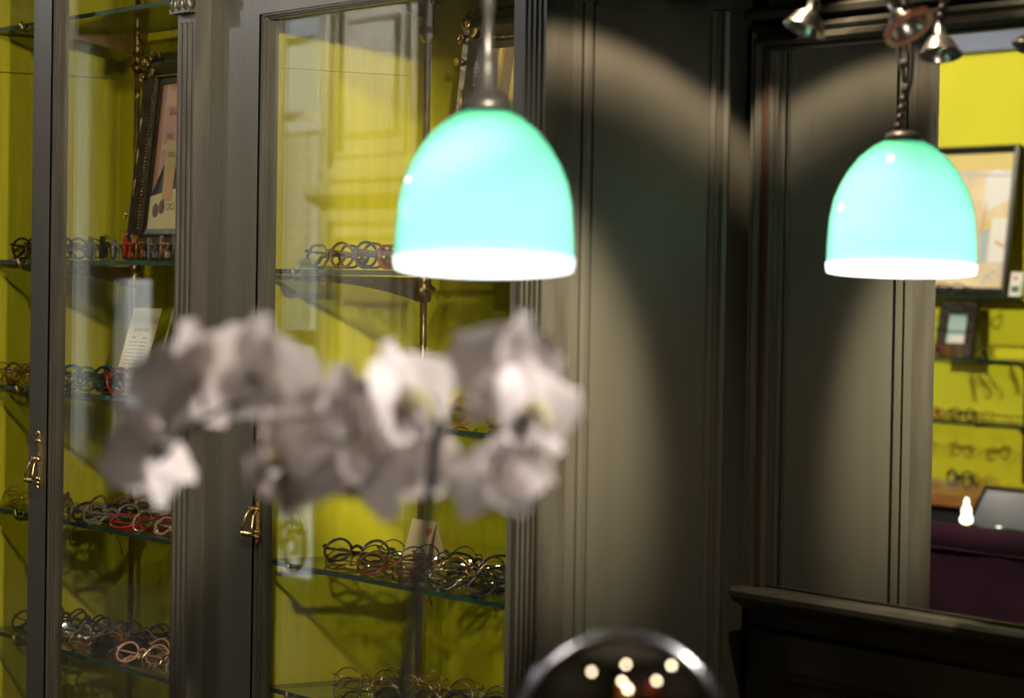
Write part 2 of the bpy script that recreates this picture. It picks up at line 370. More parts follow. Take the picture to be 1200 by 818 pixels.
# ------------------------------------------------------------------ wall mirror zone (wall B)
Ym = 2.547
struct('trim_3', lambda b: prism_x(b, [(2.58,1.008),(2.553,1.010),(2.548,1.018),(2.545,1.020),(2.543,1.032),(2.532,1.038),(2.520,1.045),(2.513,1.052),(2.512,1.060),(2.518,1.066),(2.58,1.068)], -3.326,-1.2), M_paint2, 'dark moulded ledge below the wall mirror')
def lowpanel(b):
    ring(b, -3.318,-1.2,.25,1.0, [(0,2.566),(0,2.556),(.05,2.556),(.056,2.562),(.062,2.562),(.07,2.574),(.09,2.574)])
    box(b, -3.338,-3.318,2.556,2.58,0,1.0)
struct('trim_4', lowpanel, M_paint, 'dark panel moulding under the mirror ledge')
def uppanel(b):
    prism_x(b, [(2.58,1.872),(2.536,1.878),(2.532,1.886),(2.538,1.892),(2.58,1.898)], -3.338,-1.2)
    ring(b, -3.315,-1.2,1.898,2.85, [(0,2.556),(.018,2.552),(.022,2.566),(.03,2.566)])
struct('trim_5', uppanel, M_paint, 'dark panelling above the wall mirror')
mir = thing('wall_mirror', 'large wall mirror in dark moulded frame above the ledge on the right', 'mirror', (-2.3,2.56,1.07))
def mframe(b):
    ring(b, -3.336,-1.25,1.030,1.871, [(0,2.575),(0,2.548),(.004,2.540),(.010,2.536),(.014,2.541),(.017,2.541),(.020,2.534),(.027,2.530),(.033,2.536),(.036,2.548)])
obj('frame', mframe, M_paint2, mir, (-2.3,2.56,1.07))
obj('wood_strip', lambda b: (box(b, -3.2995,-3.2915,2.536,2.547,1.069,1.835)), M_red, mir, (-2.3,2.56,1.07))['label'] = 'stripped reddish wooden strip'
obj('inner_bead', lambda b: ring(b, -3.2915,-1.295,1.060,1.838, [(0,2.540),(.003,2.538),(.006,2.540),(.006,2.5465)]), M_paint2, mir, (-2.3,2.56,1.07))
obj('mirror_glass', lambda b: box(b, -3.2985,-1.29,2.547,2.552,1.070,1.8375), M_mirror, mir, (-2.3,2.56,1.07))

# ------------------------------------------------------------------ display cabinets
GY = 2.226
def door_mould(b, x0,x1,z0,z1):
    ring(b, x0,x1,z0,z1, [(0,2.2),(0,2.203),(.003,2.203),(.003,2.209),(.006,2.209),(.006,2.214),(.0085,2.214),(.0085,2.232),(-.02,2.232)])
def make_door(par, off, X0,X1,Z0,Z1, gx0,gx1,gz0,gz1, handle=None, open_bottom=True):
    def fr(b):
        y0,y1 = 2.2,2.232
        box(b, X0,gx0,y0,y1,Z0,Z1); box(b, gx1,X1,y0,y1,Z0,Z1)
        box(b, gx0,gx1,y0,y1,gz1,Z1); box(b, gx0,gx1,y0,y1,Z0,gz0)
    d = obj('door', fr, M_paint, par, off)
    obj('moulding', lambda b: door_mould(b, gx0,gx1,gz0,gz1), M_paint2, d, off)
    obj('glass_pane', lambda b: box(b, gx0+.0085,gx1-.0085,GY-.002,GY+.002,gz0+.0085,gz1-.0085), M_pane, d, off)
    if handle:
        hx, hz = handle
        def hd(b):
            T = Matrix.Translation((hx,2.2,hz))
            box(b, -.005,.005,-.003,0,-.045,.043, T)
            for x,z,r in ((0,.050,.0045),(-.006,.046,.0038),(.006,.046,.0038),(-.006,.033,.0045),(.006,.033,.0045),(0,.033,.004),(0,-.046,.005),(-.005,-.038,.004),(.005,-.038,.004),(0,-.054,.003)):
                ball(b, (x,-.004,z), r, (1,.8,1), 8, T)
            box(b, -.0016,.0016,-.0036,-.002,.012,.024, T, 1); ball(b, (0,-.003,.024), .0026, (1,.4,1), 8, T, 1)
            # pivots and hanging bail
            for s in (-1,1): ball(b, (s*.011,-.009,.0), .0052, (1,1,1), 8, T)
            tube(b, [T@Vector((-.012,-.010,0)),T@Vector((.012,-.010,0))], .0035, 8)
            tube(b, [T@Vector(p) for p in ((-.012,-.010,0),(-.013,-.018,-.012),(-.016,-.022,-.028),(-.018,-.022,-.038))], .0022, 6)
            tube(b, [T@Vector(p) for p in ((.012,-.010,0),(.013,-.018,-.012),(.016,-.022,-.028),(.018,-.022,-.038))], .0022, 6)
            pr = [(-.019,.003),(-.014,.005),(-.011,.0035),(-.007,.0055),(-.003,.004),(0,.0058),(.003,.004),(.007,.0055),(.011,.0035),(.014,.005),(.019,.003)]
            tube(b, [T@Vector((x,-.022,-.040)) for x,_ in pr], [r for _,r in pr], 8)
        obj('handle', hd, [M_brass, M_black], d, off)['label'] = 'gilt brass bail handle with keyhole plate'
    return d
def bracket(par, off, rx, z, ry=2.50, ztop=None):
    """cast arm running forward from the rod under the shelf at height z"""
    def f(b):
        T = Matrix.Translation((rx,0,z))
        n = 12; top=[]; bot=[]
        for k in range(n+1):
            t = k/n; y = ry-.006-(ry-2.262)*t
            top.append((y,-.010)); bot.append((y,-.018-.034*(1-t)**2.2))
        a=[b.verts.new(T@Vector((-.003,y,zz))) for y,zz in top+bot[::-1]]; c=[b.verts.new(T@Vector((.003,y,zz))) for y,zz in top+bot[::-1]]
        m=len(a)
        for k in range(m): b.faces.new((a[k],a[(k+1)%m],c[(k+1)%m],c[k]))
        b.faces.new(a[::-1]); b.faces.new(c)
        # up-turned tip holding the glass
        tube(b, [T@Vector(p) for p in ((0,2.262,-.016),(0,2.254,-.012),(0,2.250,-.004),(0,2.252,.004))], [.004,.0045,.004,.003], 8)
        # collar and wing screw on the rod
        lathe(b, [(.009,-.052),(.0125,-.048),(.0125,-.030),(.010,-.026),(.0125,-.018),(.0125,-.006),(.009,-.002)], T@Matrix.Translation((0,ry,0)), 14, True)
        tube(b, [T@Vector((.010,ry,-.024)),T@Vector((.024,ry,-.024))], .0035, 6)
        tube(b, [T@Vector((.024,ry-.002,-.024)),T@Vector((.030,ry-.010,-.018)),T@Vector((.035,ry-.016,-.012))], [.003,.004,.0025], 6)
        tube(b, [T@Vector((.024,ry,-.024)),T@Vector((.031,ry,-.030)),T@Vector((.037,ry-.002,-.027))], [.003,.004,.0025], 6)
    obj('bracket_arm', f, M_bronze, par, off)
def rod(par, off, rx, ry=2.50):
    def f(b):
        tube(b, [(rx,ry,.42),(rx,ry,2.3)], .0062, 10)
        for z in (.9,1.9):
            pass
        lathe(b, [(.008,-.012),(.013,-.004),(.017,.004),(.013,.014),(.008,.018),(.011,.024),(.008,.030)], Matrix.Translation((rx,ry,1.905)), 14, True)
    obj('upright_rod', f, M_bronze, par, off)
def glass_shelf(par, off, x0,x1,z, y0=2.258,y1=2.50, th=.008):
    def f(b):
        box(b, x0,x1,y0,y1,z-th,z)
        b.faces.ensure_lookup_table()
        b.normal_update()
        for fc in b.faces:
            c = fc.calc_center_median()
            if abs(c.z-z) > 1e-5 and abs(c.z-z+th) > 1e-5: fc.material_index = 1
    obj('glass_shelf', f, [M_shelf, M_edge], par, off)

# right cabinet -----------------------------------------------------
off = (-3.84,2.35,0)
RC = thing('display_cabinet', 'dark painted display cabinet behind the hanging lamp, single glazed door and fluted right pilaster', 'cabinet', off)
obj('back_panel', lambda b: box(b, -4.315,-3.36,2.55,2.562,.35,2.35), M_yel, RC, off)
obj('side_panel', lambda b: (box(b, -4.325,-4.31,2.235,2.55,.35,1.848), box(b, -4.325,-4.3105,2.235,2.55,1.849,2.35)), M_yel, RC, off)
obj('base', lambda b: (box(b, -4.33,-3.345,2.21,2.56,0,.40), box(b, -4.33,-3.345,2.232,2.55,.40,.42)), M_paint, RC, off)
obj('top_board', lambda b: box(b, -4.33,-3.345,2.21,2.56,2.33,2.6), M_paint, RC, off)
make_door(RC, off, -4.33,-3.398,.42,2.32, -4.202,-3.434,.50,1.925, handle=(-4.178,1.122))
def pil_r(b):
    X0,X1 = -3.3975,-3.340; y = 2.192; g = .009
    pts = [(X0,2.235),(X0,y)]
    xs = [-3.394,-3.381,-3.368,-3.355]
    for x in xs:
        pts += [(x+.001,y),(x+.0025,y+g),(x+.0075,y+g),(x+.009,y)]
    pts += [(X1,y),(X1,2.235)]
    prism(b, pts, .42, 2.33)
obj('fluted_pilaster', pil_r, M_paint2, RC, off)
# side seen receding to the corner: stile, bead, flat panel, moulding
def side_a(b):
    X = -3.340
    pts = [(X,2.2355),(X,2.2515),(X-.006,2.2525),(X-.006,2.2550),(X,2.2560),(X+.0012,2.2620),(X,2.2695),(X-.006,2.2705),(X-.006,2.2735),(X-.001,2.2745),
           (X-.001,2.472),(X+.002,2.474),(X+.006,2.479),(X+.004,2.483),(X+.001,2.485),(X+.001,2.490),(X+.007,2.493),(X+.010,2.499),(X+.007,2.505),(X+.001,2.508),(X-.010,2.5085),(X-.010,2.555),(X-.018,2.555),(X-.018,2.2355)]
    prism(b, pts, 0, 1.888)
    pts2 = [(X+.001,2.2355),(X+.001,2.508),(X-.010,2.5085),(X-.010,2.555),(X-.018,2.555),(X-.018,2.2355)]
    prism(b, pts2, 1.890, 2.6)
    box(b, X-.01,X+.005,2.2755,2.471,1.884,1.896)
obj('side_moulding_panel', side_a, M_paint, RC, off)
for rx in (-4.170,-3.50):
    rod(RC, off, rx)
    for z in (1.512,1.276,1.031,.82,1.985): bracket(RC, off, rx, z-.0005)
for z in (1.512,1.276,1.031,.82,1.985): glass_shelf(RC, off, -4.262,-3.40,z)

# left cabinet ------------------------------------------------------
offL = (-4.95,2.35,0)
LC = thing('display_cabinet', 'dark painted display cabinet at the left with two glazed doors and brass handle', 'cabinet', offL)
obj('back_panel', lambda b: (box(b, -5.48,-5.2495,2.55,2.562,.35,2.35), box(b, -5.2475,-4.40,2.55,2.562,.35,2.35)), M_yel, LC, offL)
obj('side_panel', lambda b: (box(b, -5.495,-5.48,2.235,2.55,.35,1.90), box(b, -5.495,-5.4805,2.235,2.55,1.902,2.35)), M_yel, LC, offL)
obj('side_panel', lambda b: box(b, -4.40,-4.385,2.235,2.55,.35,2.35), M_yel, LC, offL)
obj('base', lambda b: (box(b, -5.6,-4.335,2.21,2.56,0,.40), box(b, -5.6,-4.335,2.232,2.55,.40,.42)), M_paint, LC, offL)
obj('top_board', lambda b: box(b, -5.6,-4.335,2.21,2.56,2.33,2.6), M_paint, LC, offL)
make_door(LC, offL, -5.60,-5.111,.42,2.32, -5.50,-5.115,.50,2.22)
make_door(LC, offL, -5.110,-4.440,.42,2.32, -5.034,-4.474,.50,2.22, handle=(-5.062,1.150))
def pil_l(b):
    X0,X1 = -4.4395,-4.375; y = 2.170; g = .010
    pts = [(X0,2.235),(X0,y)]
    for x in (-4.434,-4.415,-4.396):
        pts += [(x+.001,y),(x+.003,y+g),(x+.012,y+g),(x+.014,y)]
    pts += [(X1,y),(X1,2.235)]
    prism(b, pts, .42, 1.923)
    box(b, X0,X1,y,2.235,1.923,2.33)
obj('fluted_pilaster', pil_l, M_paint2, LC, offL)
obj('filler_strip', lambda b: box(b, -4.3745,-4.331,2.2,2.235,.42,2.33), M_paint, LC, offL)
def capital(b):
    for k in range(3):
        x = -4.432+.025*k
        ball(b, (x+.002,2.162,1.952), .013, (.8,.8,1.3), 10); ball(b, (x+.004,2.158,1.975), .012, (1,.8,1.2), 10)
        pts = [(x+.004+.008*math.cos(a*.5)*(1-a/16),2.152,1.995+.010*math.sin(a*.5)*(1-a/16)) for a in range(14)]
        tube(b, pts, .0035, 6)
    box(b, -4.4425,-4.372,2.155,2.17,1.938,1.946); box(b, -4.446,-4.368,2.150,2.2,2.01,2.03)
obj('carved_capital', capital, M_paint2, LC, offL)
for rx in (-5.295,-4.58):
    rod(LC, offL, rx)
    for z in (1.524,1.275,1.031,.785,1.985): bracket(LC, offL, rx, z-.0005)
for z in (1.524,1.275,1.031,.785,1.985): glass_shelf(LC, offL, -5.46,-4.42,z)

# ------------------------------------------------------------------ eyeglasses
def lens_outline(shape, n=20):
    out = []
    for k in range(n):
        a = 2*PI*k/n; c, s = math.cos(a), math.sin(a)
        if shape == 'round': x, z = .0225*c, .0205*s
        elif shape == 'panto':
            x = .0240*c*(1-.10*(s<0)*abs(s)); z = .0200*s + .0015*(1-abs(c))
        elif shape == 'square':
            e = .55; x = .0255*math.copysign(abs(c)**e, c)*(1-.08*(s<0)); z = .0175*math.copysign(abs(s)**e, s)
        elif shape == 'hexagon':
            q = a % (PI/3); rr = .0225*math.cos(PI/6)/math.cos(q-PI/6); x, z = rr*c*1.05, rr*s*.92
        else:
            x = .0265*c; z = .0170*s + .006*max(0,s)*max(0,c)
        out.append((x,z))
    return out
COL = {}
def fmat(name, col, metal=0, rough=.2, trans=0, var=0):
    m = mat('frame_'+name, col, rough, metal, var=var, vscale=90)
    if trans: m.node_tree.nodes['Principled BSDF'].inputs['Transmission Weight'].default_value = trans
    COL[name] = m
fmat('black', (.012,.012,.013)); fmat('tortoiseshell', (.13,.045,.012), var=.8); fmat('blue', (.015,.06,.14)); fmat('crystal', (.50,.48,.56), trans=.85)
fmat('red', (.26,.015,.015)); fmat('gold', (.80,.52,.22), 1); fmat('gunmetal', (.12,.11,.13), 1, .25); fmat('pink', (.38,.20,.15)); fmat('brown', (.08,.035,.015))
fmat('green', (.02,.08,.05)); fmat('amber', (.50,.20,.03), trans=.4); fmat('silver', (.7,.68,.66), 1); fmat('navy', (.015,.02,.06)); fmat('copper', (.55,.22,.12), 1)
METAL = {'gold','gunmetal','silver','copper'}
_cache = {}
LX = .0335
def glasses_meshes(shape, colour, folded, dark):
    key = (shape,colour,folded,dark)
    if key in _cache: return _cache[key]
    r = .0012 if colour in METAL else .0025
    ol = lens_outline(shape); h = -min(z for x,z in ol)+r
    bm = bmesh.new()
    for s in (-1,1):
        tube(bm, [(s*(LX+x), .0016*(x/.024)**2, h+z) for x,z in ol], r, 5, closed=True)
    mx = max(x for x,z in ol)
    g = LX-mx
    tube(bm, [(-g-.001,0,h+.004),(-g*.5,-.001,h+.008),(0,-.0015,h+.0095),(g*.5,-.001,h+.008),(g+.001,0,h+.004)], r*1.1, 5)
    for s in (-1,1):
        tube(bm, [(s*(LX+mx-.001),.001,h+.008),(s*(LX+mx+.004),.003,h+.009),(s*(LX+mx+.006),.008,h+.009)], r*1.25, 5)
        tube(bm, [(s*(g+.001),.002,h-.001),(s*(g-.001),.006,h-.003),(s*(g-.001),.006,h-.008)], [r*.7,r*1.3,r*.9], 5)
    fr = mesh('frame_front', bm, COL[colour])
    bm = bmesh.new()
    vs = [bm.verts.new((x,.0008,z)) for x,z in ol]; c = bm.verts.new((0,-.0012,0))
    for k in range(len(vs)):
        f = bm.faces.new((vs[k],vs[(k+1)%len(vs)],c)); f.smooth = True
    me = bpy.data.meshes.new('lens'); bm.to_mesh(me); bm.free(); me.materials.append(M_dlens if dark else M_lens)
    tm = []
    W = LX+mx+.006
    for s in (-1,1):
        bm = bmesh.new()
        if folded:
            yo = .011 if s < 0 else .016
            pts = [(s*W,.008,h+.009),(s*(W-.004),yo,h+.008),(s*(W-.05),yo,h+.004),(s*(W-.10),yo,h+.000),(-s*(W-.018),yo+.001,h-.008),(-s*(W-.006),yo+.002,h-.016)]
        else:
            pts = [(s*W,.008,h+.009),(s*W,.03,h+.009),(s*(W-.003),.085,h+.007),(s*(W-.006),.105,h+.001),(s*(W-.008),.128,h-.014)]
        tube(bm, pts, [r,r,r*.9,r*1.2,r*1.5,r*1.1][:len(pts)], 5)
        tm.append(mesh('temple', bm, COL[colour]))
    _cache[key] = (fr, me, tm, h); return _cache[key]
ORD = ['first','second','third','fourth','fifth','sixth','seventh','eighth','ninth','tenth','eleventh','twelfth','thirteenth','fourteenth']
WORD = {'round':'round','panto':'rounded','square':'square','hexagon':'angular','cat':'upswept'}
def glasses(loc, yaw, tilt, shape, colour, label, group, folded=True, dark=False, roll=0, scale=1.0):
    fr, ln, tm, h = glasses_meshes(shape, colour, folded, dark)
    t = thing('eyeglasses', label, 'eyeglasses', loc, group=group)
    t.rotation_euler = (Matrix.Rotation(math.radians(yaw),4,'Z')@Matrix.Rotation(math.radians(-tilt),4,'X')@Matrix.Rotation(math.radians(roll),4,'Y')).to_euler()
    t.scale = (scale,)*3
    link('frame_front', fr, t)
    for s in (-1,1):
        l = link('lens', ln, t); l.location = (s*LX,0,h)
    for m in tm: link('temple', m, t)
    return t
def row(x0, x1, n, y, z, yaw, tilt, cols, shapes, where, group, jit=0, yjit=0, folded=True, dark=(), jx=0, scale=1.0):
    for i in range(n):
        x = x0+(x1-x0)*i/max(1,n-1)+random.uniform(-jx,jx); c = cols[i%len(cols)]; s = shapes[i%len(shapes)]
        fo = folded if isinstance(folded,bool) else folded[i%len(folded)]
        yw = yaw+random.uniform(-jit,jit)
        zz = z+.0012
        pos = 'only pair' if n == 1 else '%s from left' % ORD[i]
        glasses((x,y+random.uniform(-yjit,yjit),zz), yw, tilt if isinstance(tilt,(int,float)) else tilt[i%len(tilt)], s, c,
                '%s %s eyeglasses, %s %s' % (c, WORD[s], pos, where), group, fo, i in dark, scale=scale)
R_, M2_ = 'right', 'left'
# right cabinet
row(-4.15,-3.52,9,2.315,1.512, 22,2, ['black','tortoiseshell','blue','red','brown','navy','tortoiseshell','black','gold'], ['hexagon','panto','round','square','panto'], 'on right cabinet eye-level shelf', 'upright glasses on the right cabinet eye-level shelf')
row(-4.12,-3.62,6,2.33,1.276, 20,6, ['gunmetal','gold','black','copper','amber','gold'], ['round','panto','hexagon'], 'on right cabinet shelf behind orchid', 'glasses on the right cabinet shelf behind the orchid', jit=8)
sh = ['panto','round','cat','panto','hexagon']
row(-4.08,-3.55,6,2.42,1.031, 35,26, ['gunmetal','gunmetal','black','gunmetal','silver','black'], sh, 'in back row, right cabinet long shelf', 'back row on the right cabinet long shelf', jit=6, yjit=.004)
row(-4.13,-3.53,6,2.35,1.031, 35,30, ['black','gunmetal','copper','gold','black','brown'], sh, 'in middle row, right cabinet long shelf', 'middle row on the right cabinet long shelf', jit=6, yjit=.004, folded=[True,True,False])
row(-4.02,-3.47,6,2.283,1.031, 35,38, ['copper','tortoiseshell','gunmetal','gunmetal','black','copper'], sh, 'in front row, right cabinet long shelf', 'front row on the right cabinet long shelf', jit=6, yjit=.004)
row(-4.06,-3.55,6,2.42,.82, 35,18, ['gold','copper','silver','gunmetal','black','gold'], ['round','panto'], 'in back row, right cabinet lowest shelf', 'back row on the right cabinet lowest shelf', jit=6, yjit=.004)
row(-4.09,-3.52,6,2.35,.82, 35,15, ['copper','gold','gunmetal','black','brown','gunmetal'], ['round','panto','hexagon'], 'in middle row, right cabinet lowest shelf', 'middle row on the right cabinet lowest shelf', jit=6, yjit=.004)
row(-3.98,-3.48,5,2.29,.82, 35,15, ['gunmetal','black','gold','gunmetal','black'], ['round'], 'in front row, right cabinet lowest shelf', 'front row on the right cabinet lowest shelf', jit=6, yjit=.004)
# left cabinet, right-hand door
row(-5.07,-4.66,9,2.30,1.524, -28,1, ['crystal','black','crystal','red','tortoiseshell','crystal','pink','crystal','navy'], ['panto','round','square'], 'on left cabinet upper shelf', 'upright glasses on the left cabinet upper shelf')
row(-4.615,-4.53,2,2.305,1.524, [-28,-28][0],2, ['crystal','pink'], ['round'], 'beside the pilaster, left cabinet upper shelf', 'glasses by the pilaster on the left cabinet upper shelf', folded=[True,False])
row(-5.07,-4.88,4,2.30,1.275, 28,4, ['blue','green','black','red'], ['round','panto'], 'beside leaning card, left cabinet second shelf', 'glasses beside the leaning card', jit=8, folded=[True,True,True,False], scale=1.1)
ms = ['gold','crystal','copper','tortoiseshell','gold','black','crystal','red','gold','pink','silver']
row(-5.10,-4.50,8,2.42,1.031, 30,[20,34,10,40], ms, sh, 'in back row, left cabinet third shelf', 'back row on the left cabinet third shelf', jit=20, yjit=.006, jx=.02)
row(-5.12,-4.52,8,2.35,1.031, 30,[28,40,16,36], ms[3:]+ms[:3], sh, 'in middle row, left cabinet third shelf', 'middle row on the left cabinet third shelf', jit=20, yjit=.006, folded=[True,False,True], jx=.02)
row(-5.03,-4.49,7,2.285,1.031, 30,[40,30,50,28], ms[5:]+ms[:5], sh, 'in front row, left cabinet third shelf', 'front row on the left cabinet third shelf', jit=15, yjit=.004, jx=.02)
row(-5.09,-4.52,7,2.43,.785, 28,26, ['brown','black','tortoiseshell','brown','gunmetal','red','pink'], ['panto','round'], 'in back row, left cabinet lowest shelf', 'back row on the left cabinet lowest shelf', jit=6)
row(-5.13,-4.53,7,2.36,.785, 28,30, ['navy','tortoiseshell','black','pink','silver','gold','brown'], ['round','panto'], 'in middle row, left cabinet lowest shelf', 'middle row on the left cabinet lowest shelf', jit=6)
row(-5.02,-4.52,6,2.292,.785, 28,34, ['tortoiseshell','black','pink','gold','crystal','silver'], ['panto','round'], 'in front row, left cabinet lowest shelf', 'front row on the left cabinet lowest shelf', jit=6, dark=(1,))
# left cabinet, left-hand door
row(-5.40,-5.19,4,2.33,1.524, 30,2, ['black','brown','black','gunmetal'], ['panto','round'], 'behind left door, upper shelf', 'glasses behind the left door on the upper shelf', jit=5)
row(-5.42,-5.18,6,2.30,1.275, 25,3, ['copper','tortoiseshell','gold'], ['round','panto'], 'behind left door, second shelf', 'glasses behind the left door on the second shelf', jit=5)
row(-5.42,-5.17,5,2.32,1.031, 0,[30,50,20], ms, sh, 'behind left door, third shelf', 'glasses behind the left door on the third shelf', jit=40, yjit=.02)
row(-5.41,-5.20,3,2.40,.785, 12,34, ['black','brown','navy'], ['panto'], 'in back row behind left door, lowest shelf', 'back row behind the left door', jit=8)
row(-5.38,-5.18,3,2.31,.785, 12,38, ['black','navy','silver'], ['panto'], 'in front row behind left door, lowest shelf', 'front row behind the left door', jit=8)

# ------------------------------------------------------------------ pictures and cards in the cabinets
def ornate(par, T, W, H, m):
    """carved frame: local x 0..W, z 0..H, front faces -y"""
    def f(b):
        ring(b, 0,W,0,H, [(0,0),(0,-.012),(m*.10,-.022),(m*.30,-.016),(m*.50,-.028),(m*.72,-.016),(m*.80,-.019),(m*.84,-.012),(m,-.010),(m,0)], T)
        box(b, m*.5,W-m*.5,-.004,0,m*.5,H-m*.5, T)
    link('frame', _mk('frame', f, M_frame), par)
    def g(b):
        rnd = random.Random(int(W*1000))
        for cx,cz,fx,fz in ((0,0,1,1),(W,0,-1,1),(0,H,1,-1),(W,H,-1,-1)):
            for (ox,oz,rr,turn) in ((.022,.022,.016,1),(.050,.012,.010,-1),(.012,.052,.010,-1),(.006,.085,.007,1),(.085,.006,.007,1)):
                pts = [T@Vector((cx+fx*(ox+rr*(1-k/15)*math.cos(k*.55*turn)), -.030, cz+fz*(oz+rr*(1-k/15)*math.sin(k*.55*turn)))) for k in range(12)]
                tube(b, pts, [.0034-.00018*k for k in range(12)], 5)
            ball(b, (cx+fx*.020,-.026,cz+fz*.020), .008, (1,.7,1), 8, T)
            for k in range(5):
                a = k*.32-.1
                ball(b, (cx+fx*(.035+.012*math.cos(a)),-.024,cz+fz*(.035+.012*math.sin(a))), .005, (1.6,.8,.8), 6, T)
        for k in range(3):
            ball(b, (m*.25,-.02,H*(.35+.15*k)), .006, (.6,.7,3.2), 6, T)
    link('carving', _mk('carving', g, M_gold), par)
    def h(b):
        n = int((H-2*m)/.0065)
        for k in range(n):
            z = m+k*.0065
            for x in (m*.78, W-m*.78): ball(b, (x,-.020,z), .0022, (1,1,1), 4, T)
        n = int((W-2*m)/.0065)
        for k in range(n):
            ball(b, (m+k*.0065,-.020,H-m*.78), .0022, (1,1,1), 4, T)
    o = link('bead_border', _mk('bead_border', h, M_gold), par); o['kind'] = 'stuff'
def _mk(name, fn, mats):
    bm = bmesh.new(); fn(bm); return mesh(name, bm, mats)
def lean(x, y, z, ang, yaw=0):
    return (x,y,z), (math.radians(-ang),0,math.radians(yaw))
def flat(name, T_poly, mats, par, y):
    """flat printed shape: polygon in local x,z at depth y"""
    bm = bmesh.new()
    for poly, mi in T_poly:
        vs = [bm.verts.new((x,y-.0004*mi,z)) for x,z in poly]; f = bm.faces.new(vs); f.material_index = mi
    me = bpy.data.meshes.new(name); bm.normal_update(); bm.to_mesh(me); bm.free()
    for m in mats: me.materials.append(m)
    return link(name, me, par)
def rect(x0,x1,z0,z1): return [(x0,z0),(x1,z0),(x1,z1),(x0,z1)]
def ell(cx,cz,rx,rz,n=14): return [(cx+rx*math.cos(2*PI*k/n),cz+rz*math.sin(2*PI*k/n)) for k in range(n)]
def specs(cx,cz,s,w=.0016):
    """little drawn pair of spectacles as line quads"""
    out = []
    for sx in (-1,1):
        e1 = ell(cx+sx*s*.55,cz,s*.45,s*.38,12); e2 = ell(cx+sx*s*.55,cz,s*.45-w,s*.38-w,12)
        for k in range(12): out.append([e1[k],e1[(k+1)%12],e2[(k+1)%12],e2[k]])
    out.append(rect(cx-s*.12,cx+s*.12,cz+s*.1,cz+s*.1+w)); return out
I4 = Matrix.Identity(4)
# left picture
loc, rot = lean(-5.145,2.425,1.524,6)
P1 = thing('framed_picture', 'ornate dark gilt frame with brown spectacles poster leaning in the left cabinet', 'picture', loc, rot)
ornate(P1, I4, .46, .405, .062)
Mp = [mat('print_brown', (.38,.17,.08), .6, var=.15, vscale=20), mat('print_pink', (.62,.33,.20), .6), mat('print_rose', (.50,.22,.16), .6), mat('print_dark', (.06,.045,.03), .6), mat('print_cream', (.72,.58,.28), .6), mat('print_gold', (.50,.36,.10), .6), mat('print_peach', (.72,.33,.16), .6), mat('print_line', (.12,.07,.04), .6)]
pp = [(rect(.062,.398,.062,.343),0),(rect(.085,.38,.14,.343),1),(rect(.09,.38,.225,.30),2),(rect(.09,.38,.175,.215),2),([(.062,.062),(.398,.062),(.398,.165),(.25,.15),(.062,.125)],4),([(.062,.128),(.09,.128),(.12,.20),(.12,.16),(.20,.145),(.398,.165),(.398,.21),(.22,.14),(.062,.12)],3),
      (rect(.112,.158,.115,.232),5),(rect(.117,.153,.12,.226),4),([(.117,.12),(.153,.12),(.151,.185),(.135,.15),(.120,.185)],6)]
for (cx,cz,s) in ((.125,.288,.017),(.165,.283,.017),(.12,.240,.015),(.165,.232,.015),(.137,.205,.014),(.155,.105,.018),(.24,.11,.02),(.30,.26,.02)):
    pp += [(q,7) for q in specs(cx,cz,s)]
pp += [(ell(.092,.098,.012,.014),7),(ell(.118,.105,.012,.014),7)]
flat('poster', pp, Mp, P1, -.006)
# right picture
loc, rot = lean(-4.018,2.455,1.512,6)
P2 = thing('framed_picture', 'ornate dark gilt frame with striped picture leaning behind the hanging green lamp', 'picture', loc, rot)
ornate(P2, I4, .50, .425, .066)
Mq = [mat('stripe_ochre', (.62,.42,.12), .6), mat('stripe_taupe', (.26,.19,.11), .6), mat('stripe_line', (.04,.03,.02), .6), mat('stripe_light', (.75,.55,.20), .6)]
qq = [(rect(.066,.434,.066,.36),0)]
for a,b_,m in ((.075,.092,1),(.092,.104,3),(.108,.136,1),(.140,.150,3),(.154,.158,2),(.160,.19,3),(.19,.194,2),(.21,.24,1),(.25,.28,1),(.30,.34,1),(.36,.39,1)):
    qq.append(([(a-.012,.066),(b_-.012,.066),(b_+.004,.36),(a+.004,.36)],m))
qq.append((rect(.160,.19,.235,.238),2))
flat('print', qq, Mq, P2, -.006)
# leaning price card
loc, rot = lean(-5.088,2.358,1.2765,16)
C1 = thing('leaning_card', 'tall cream printed card leaning in the left cabinet below the brown poster', 'card', loc, rot)
link('card_sheet', _mk('card_sheet', lambda b: box(b, 0,.118,-.0008,.0008,0,.165), M_paper), C1)
lt = []
x = .030
for ch in range(6): lt.append(([(x,.118),(x+.0045,.118),(x+.005,.125),(x+.001,.125)],1)); x += .0105
for cx in (.028,.075): lt.append((rect(cx,cx+.016,.104,.107),1))
rnd = random.Random(3)
for j in range(12):
    z = .096-j*.0072
    for cx in (.018,.062):
        xx = cx
        while xx < cx+.034:
            wd = rnd.uniform(.003,.009); lt.append((rect(xx,min(xx+wd,cx+.036),z,z+.0022),1)); xx += wd+.002
flat('printed_text', lt, [M_paper, M_ink], C1, -.0012)
loc, rot = lean(-4.955,2.375,1.2765,16)
C1b = thing('card_holder', 'clear acrylic card holder strip beside the tall cream card', 'holder', loc, rot)
link('strip', _mk('strip', lambda b: box(b, 0,.004,-.001,.001,0,.17), mat('acrylic', (.8,.75,.55), .1)), C1b)
